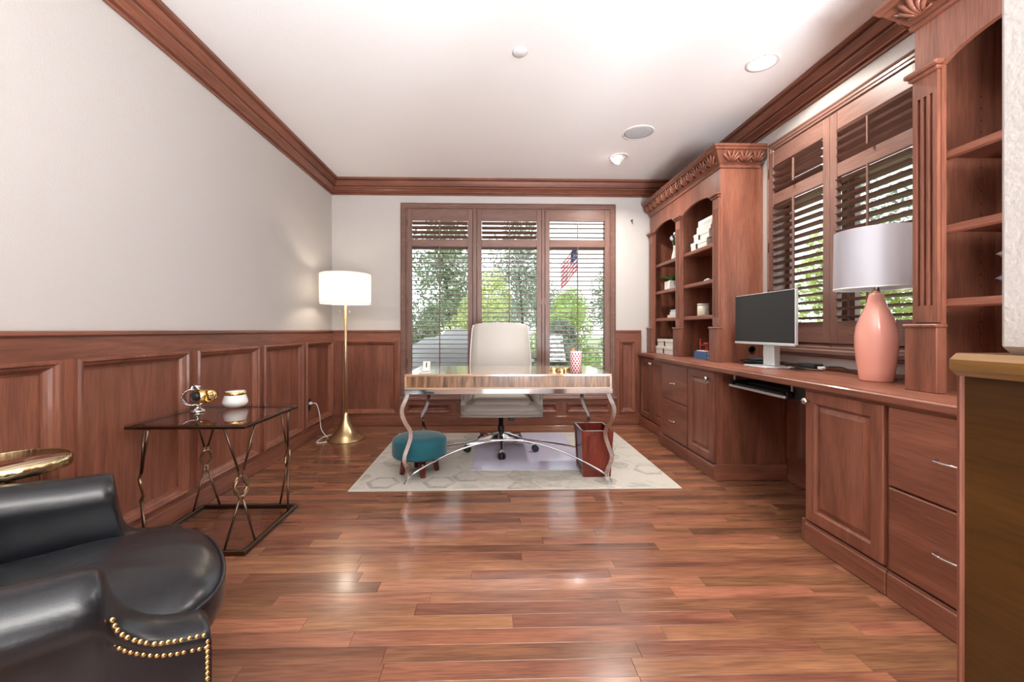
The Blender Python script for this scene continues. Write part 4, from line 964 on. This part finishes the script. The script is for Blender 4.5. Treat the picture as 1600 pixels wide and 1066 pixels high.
# bud vase
vx, vy = 1.93, 4.32
v = thing('bud_vase', 'slim glass vase with grey-blue dried flowers, left bay top shelf', 'vase', (vx, vy, S1))
MB().lathe([(.0, 0), (.034, 0), (.036, .02), (.03, .06), (.018, .11), (.014, .15), (.018, .165)], (vx, vy, S1), 20).build('vase_body', plain('frosted_glass', (.62, .66, .60), .15), v)
fl_ = MB(); stem = MB()
for i in range(9):
    a = 2.4*i; r = .012+.004*(i % 4); tip = Vector((vx+r*2.2*math.cos(a), vy+r*2.4*math.sin(a), S1+.23+.016*(i % 4)))
    stem.tube([(vx, vy, S1+.12), tip], .002, 5); fl_.ball(tip, .014, .015, .02, 7, 5)
stem.build('stems', STEMG, v); fl_.build('flower_heads', LAV, v, kind='stuff')
# potted plant
px_, py_ = 1.875, 4.27
pp = thing('potted_plant', 'small green leafy plant in white pot, left bay', 'plant', (px_, py_, S2))
MB().box(px_-.05, px_+.05, py_-.06, py_+.06, S2, S2+.085, .004).build('pot', PORC, pp)
for i in range(16):
    a = i*2.4; L = .10+.02*(i % 3); d = Vector((math.cos(a), math.sin(a), 0)); n = Vector((-d.y, d.x, 0)); b0 = Vector((px_, py_, S2+.08)); vs = []
    for j in range(6):
        t = j/5; w = .016*math.sin(PI*(.08+.9*t)); p = b0+d*L*t+Vector((0, 0, L*(1.15*t-.75*t*t))); vs += [(p+n*w)[:], (p+Vector((0, 0, -.004)))[:], (p-n*w)[:]]
    MB().add(vs, [q for j in range(5) for q in ((j*3, j*3+1, j*3+4, j*3+3), (j*3+1, j*3+2, j*3+5, j*3+4))], True).build('leaf', LEAFG, pp)
# candle jar
cn = thing('candle_jar', 'cream ribbed candle jar on the lowest right bay shelf', 'candle', (1.93, 3.73, S3))
MB().lathe([(.0, 0), (.048, 0), (.05, .006), (.05, .10)], (1.93, 3.73, S3), 28).build('jar', plain('cream_glaze', (.66, .62, .50), .4, bump=.6, bscale=90), cn)
MB().lathe([(.052, .098), (.052, .112), (.0, .114)], (1.93, 3.73, S3), 28).build('lid', plain('cream_lid', (.7, .68, .6), .4), cn)
for (yy, r, lb) in ((3.59, .014, 'tiny pale pebble on middle right shelf, left one'), (3.555, .018, 'tiny pale pebble on middle right shelf, right one')):
    single('pebble', MB().ball((1.88, yy, S2+r*.7), r*1.2, r*1.5, r*.7), CARD, lb, 'pebble', (1.88, yy, S2), 'pebbles on the shelf')
for i, (z, th, c, lb) in enumerate(((CT, .034, (.05, .12, .26), 'blue book lowest under the red model on worktop'), (CT+.034, .03, (.06, .13, .28), 'blue book upper of the pair under the red model'))):
    b = thing('book', lb, 'book', (1.93, 3.61, z), 'blue books on the worktop')
    MB().box(1.84, 2.03, 3.50, 3.72-.01*i, z, z+.003).box(1.84, 2.03, 3.50, 3.72-.01*i, z+th-.003, z+th).box(1.838, 1.842, 3.50, 3.72-.01*i, z, z+th).build('cover', plain('blue_book_%d' % i, c, .5), b)
    MB().box(1.845, 2.026, 3.504, 3.715-.01*i, z+.003, z+th-.003).build('pages', CARD, b)
rm = thing('red_model', 'small red metal model standing on the blue books', 'ornament', (1.89, 3.61, CT+.064))
zb = CT+.064
MB().box(1.85, 1.97, 3.53, 3.70, zb, zb+.008, .002).build('base', CARD, rm)
MB().tube([(1.875, 3.675, zb+.008), (1.875, 3.675, zb+.095)], .007, 8).ball((1.875, 3.675, zb+.1), .010).build('post', REDM, rm)
MB().lathe([(.0, .008), (.03, .008), (.014, .02), (.012, .05), (.03, .062), (.03, .075), (.0, .08)], (1.89, 3.59, zb), 16).tube([(1.875, 3.675, zb+.05), (1.89, 3.59, zb+.06)], .006, 8).build('body', REDM, rm)
# ornament in the near bookcase
og = thing('glass_flower', 'pale glass leaf ornament half hidden in the near bookcase', 'ornament', (1.98, 1.50, S3))
MB().lathe([(.0, 0), (.03, 0), (.03, .008), (.006, .014), (.004, .12)], (1.98, 1.50, S3), 16).build('stem', NICKEL, og)
for (z, sgn, mt_) in ((S3+.075, .078, plain('lilac_glass', (.42, .40, .55), .2)), (S3+.17, .075, CARD)):
    rings = []
    for i in range(7):
        t = i/6; w = .026*math.sin(PI*(.05+.93*t)); rings.append([(1.98, 1.50+sgn*t, z+w), (1.975-.006, 1.50+sgn*t, z), (1.98, 1.50+sgn*t, z-w), (1.986, 1.50+sgn*t, z)])
    MB().loft(rings).build('petal', mt_, og)

# ================================================================== OUTSIDE
struct('bounce_patio', MB().box(-4, 2.4, 4.85, 6.0, -.46, -.40), CONC)  # unseen pale slab, added to bounce daylight up through the window
ground = MB().box(-60, 60, 4.95, 90, -.6, -.45).box(2.4, 60, -20, 4.95, -.6, -.45).build('ground', LAWN, None, kind='structure', label='lawn outside the windows')
def leaves(m, c, rx, ry, rz, n, size):
    for _ in range(n):
        while True:
            p = Vector((random.uniform(-1, 1), random.uniform(-1, 1), random.uniform(-1, 1)))
            if .3 < p.length < 1: break
        q = Vector((c[0]+p.x*rx, c[1]+p.y*ry, c[2]+p.z*rz))
        a = Vector((random.gauss(0, 1), random.gauss(0, 1), random.gauss(0, 1))).normalized(); b = a.orthogonal().normalized()
        s = size*random.uniform(.6, 1.3)
        m.v += [tuple(q-a*s), tuple(q+b*s*.5), tuple(q+a*s), tuple(q-b*s*.5)]; k = len(m.v); m.f.append((k-4, k-3, k-2, k-1)); m.sm.append(False)
def tree(label, x, y, h, r, mat, n=2600, size=.10, cat='tree', name='tree', trunk=True, group=None, low=.3):
    t = thing(name, label, cat, (x, y, -.45), group); m = MB()
    K = 7 if trunk else 4
    for k in range(K):
        a = k*2.4; zc = -.45+h*(low+(1-low)*(.25+.55*k/(K-1))); rr = r*(1-.5*abs(k/(K-1)-.35))
        leaves(m, (x+rr*.45*math.cos(a), y+rr*.45*math.sin(a), zc), rr*.75, rr*.75, h*.22, n//K, size)
    m.build('foliage', mat, t, kind='stuff')
    MB().tube(spline([(x, y, -.45), (x+.05*r, y, -.45+h*.3), (x-.05*r, y+.05, -.45+h*.62)], 4), [max(.02, .05*r*(1-.06*i)) for i in range(9)], 8).build('trunk', BARK, t)
for (x, y, h, r, mt_, n, lb) in ((-4.2, 13, 6.2, 1.5, FOL_G, 4200, 'grey-green tree beyond the left shutter'), (-1.5, 14.5, 5.6, 1.4, FOL_D, 3800, 'dark tree left of centre beyond the window'), (1.15, 16, 6.0, 1.3, FOL_G, 3400, 'feathery tree behind the yellow-green shrubs'), (5.6, 18, 4.6, 1.3, FOL_D, 3200, 'dark tree beyond the flag, right window pane'), (2.6, 24, 4.4, 1.5, FOL_G, 2400, 'small distant tree left of the flag')):
    tree(lb, x, y, h, r, mt_, n, .085)
for k, (x, h) in enumerate(((-13, 3.6), (-8.2, 3.2), (-3.6, 3.7), (1.2, 3.1), (6, 3.5), (10.8, 3.3))):
    tree('distant round tree at the horizon, number %d from the left'.replace('number %d', ('first', 'second', 'third', 'fourth', 'fifth', 'last')[k]), x, 36, h+1.2, 2.4, (FOL_D, FOL_G)[k % 2], 1800, .16)
for (x, y, h, r, mt_, lb) in ((-.2, 10.2, 3.0, 1.05, FOL_Y, 'yellow-green shrub in line with the office chair back'), (1.9, 10.6, 2.6, .95, FOL_B, 'bright green shrub right of the yellow-green shrub'), (3.3, 8.6, 2.5, .95, FOL_D, 'dark green shrub seen through the right shutter'), (-3.0, 10.2, 2.3, 1.0, FOL_B, 'green shrub at the left shutter'), (1.2, 7.7, 1.7, .62, FOL_G, 'grey twiggy shrub low behind the office chair'), (2.45, 6.95, 1.65, .52, FOL_G, 'grey twiggy shrub low beyond the right shutter'), (-1.9, 12.2, 2.2, .8, FOL_D, 'dark low shrub between the two left trees')):
    tree(lb, x, y, h, r, mt_, 6000, .045, 'shrub', 'shrub', False, low=.0)
for i, (x, y, r, lb) in enumerate(((-2.3, 8.0, .62, 'large grey boulder leftmost beyond the left shutter'), (-.62, 7.7, .98, 'grey boulder right of the large one outside'), (-2.15, 6.85, .36, 'small grey boulder in front of the others outside'))):
    m = MB().ball((0, 0, 0), r, r*.8, r*.75, 16, 10); m.v = [tuple(Vector(p)*(1+.25*mnoise.noise(Vector(p)*3.1+Vector((i*5, 0, 0))))) for p in m.v]; m.xf(Matrix.Translation((x, y, -.25+r*.55)))
    single('boulder', m, STONE, lb, 'boulder', (x, y, -.45))
# low stone wall of blocks
sw_ = thing('garden_wall', 'low grey stacked-stone garden wall outside the back window', 'wall', (.2, 6.2, -.45))
for rr in range(8):
    x = -1.9+random.uniform(0, .1)
    while x < 2.3:
        L = random.uniform(.2, .42); d = random.uniform(-.05, .05)
        MB().box(x+.006, x+L-.006, 6.08+d, 6.35+d, -.45+rr*.115, -.342+rr*.115+random.uniform(-.008, .004), .022).build('stone', STONE, sw_, loc=(x+L/2, 6.2, -.45+rr*.115)); x += L
# flag
fg = thing('flag', 'striped red and white flag with blue corner hanging from pole', 'flag', (3.35, 16, -.45))
MB().tube([(3.35, 16, -.45), (3.35, 16, 4.5)], .035, 10).ball((3.35, 16, 4.53), .07).build('pole', NICKEL, fg)
def flagm():
    m, N, L, b = new_mat('flag_cloth'); t = N.new('ShaderNodeTexCoord'); s = N.new('ShaderNodeSeparateXYZ'); L.new(t.outputs['UV'], s.inputs[0])
    a = N.new('ShaderNodeMath'); a.operation = 'MULTIPLY'; a.inputs[1].default_value = 6.5; L.new(s.outputs[1], a.inputs[0])
    f = N.new('ShaderNodeMath'); f.operation = 'FRACT'; L.new(a.outputs[0], f.inputs[0]); g = N.new('ShaderNodeMath'); g.operation = 'LESS_THAN'; g.inputs[1].default_value = .5; L.new(f.outputs[0], g.inputs[0])
    c = N.new('ShaderNodeMix'); c.data_type = 'RGBA'; c.inputs[6].default_value = (.75, .73, .73, 1); c.inputs[7].default_value = (.5, .03, .06, 1); L.new(g.outputs[0], c.inputs[0])
    u = N.new('ShaderNodeMath'); u.operation = 'LESS_THAN'; u.inputs[1].default_value = .4; L.new(s.outputs[0], u.inputs[0])
    w = N.new('ShaderNodeMath'); w.operation = 'GREATER_THAN'; w.inputs[1].default_value = .46; L.new(s.outputs[1], w.inputs[0])
    k = N.new('ShaderNodeMath'); k.operation = 'MULTIPLY'; L.new(u.outputs[0], k.inputs[0]); L.new(w.outputs[0], k.inputs[1])
    c2 = N.new('ShaderNodeMix'); c2.data_type = 'RGBA'; c2.inputs[7].default_value = (.02, .03, .12, 1); L.new(k.outputs[0], c2.inputs[0]); L.new(c.outputs[2], c2.inputs[6])
    L.new(c2.outputs[2], b.inputs['Base Color']); setp(b, Roughness=.8); return m
me = bpy.data.meshes.new('cloth'); nu, nv = 14, 10; vs = []; uv = []
for j in range(nv+1):
    for i in range(nu+1):
        u, v = i/nu, j/nv
        vs.append((-.03-u*.62, .10*math.sin(u*9), 3.35-.45+.45+v*1.0-u*.75+(.02*math.sin(u*7)))); uv.append((u, v))
fs = [(j*(nu+1)+i, j*(nu+1)+i+1, (j+1)*(nu+1)+i+1, (j+1)*(nu+1)+i) for j in range(nv) for i in range(nu)]
me.from_pydata(vs, [], fs); ul = me.uv_layers.new()
for lp in me.loops: ul.data[lp.index].uv = uv[lp.vertex_index]
me.materials.append(flagm()); o = bpy.data.objects.new('cloth', me); COL.objects.link(o); o.parent = fg; o.location = (0, 0, .45)
# side yard: trees and fence
for (x, y, h, r, mt_, lb) in ((6.6, 4.6, 4.4, 1.2, FOL_B, 'bright green tree beyond the side window, far left'), (9.5, 9.5, 5.2, 1.5, FOL_G, 'grey-green tree beyond the side window behind fence'), (6.8, 7.6, 3.4, 1.1, FOL_Y, 'yellow-green tree seen through the side shutters'), (10.5, 5.6, 5.0, 1.5, FOL_G, 'tree beyond the side window right of the bright one')):
    tree(lb, x, y, h, r, mt_, 3600, .075)
fn = thing('picket_fence', 'brown board fence outside the side window', 'fence', (5.2, 6.5, -.45))
for k in range(34):
    MB().box(5.2, 5.222, 3.2+k*.2, 3.385+k*.2, -.43, 1.0, .004).build('picket', FENCEW, fn, loc=(5.21, 3.3+k*.2, -.43))
for z in (-.1, .9): MB().box(5.222, 5.26, 3.2, 10, z, z+.09).build('rail', FENCEW, fn)
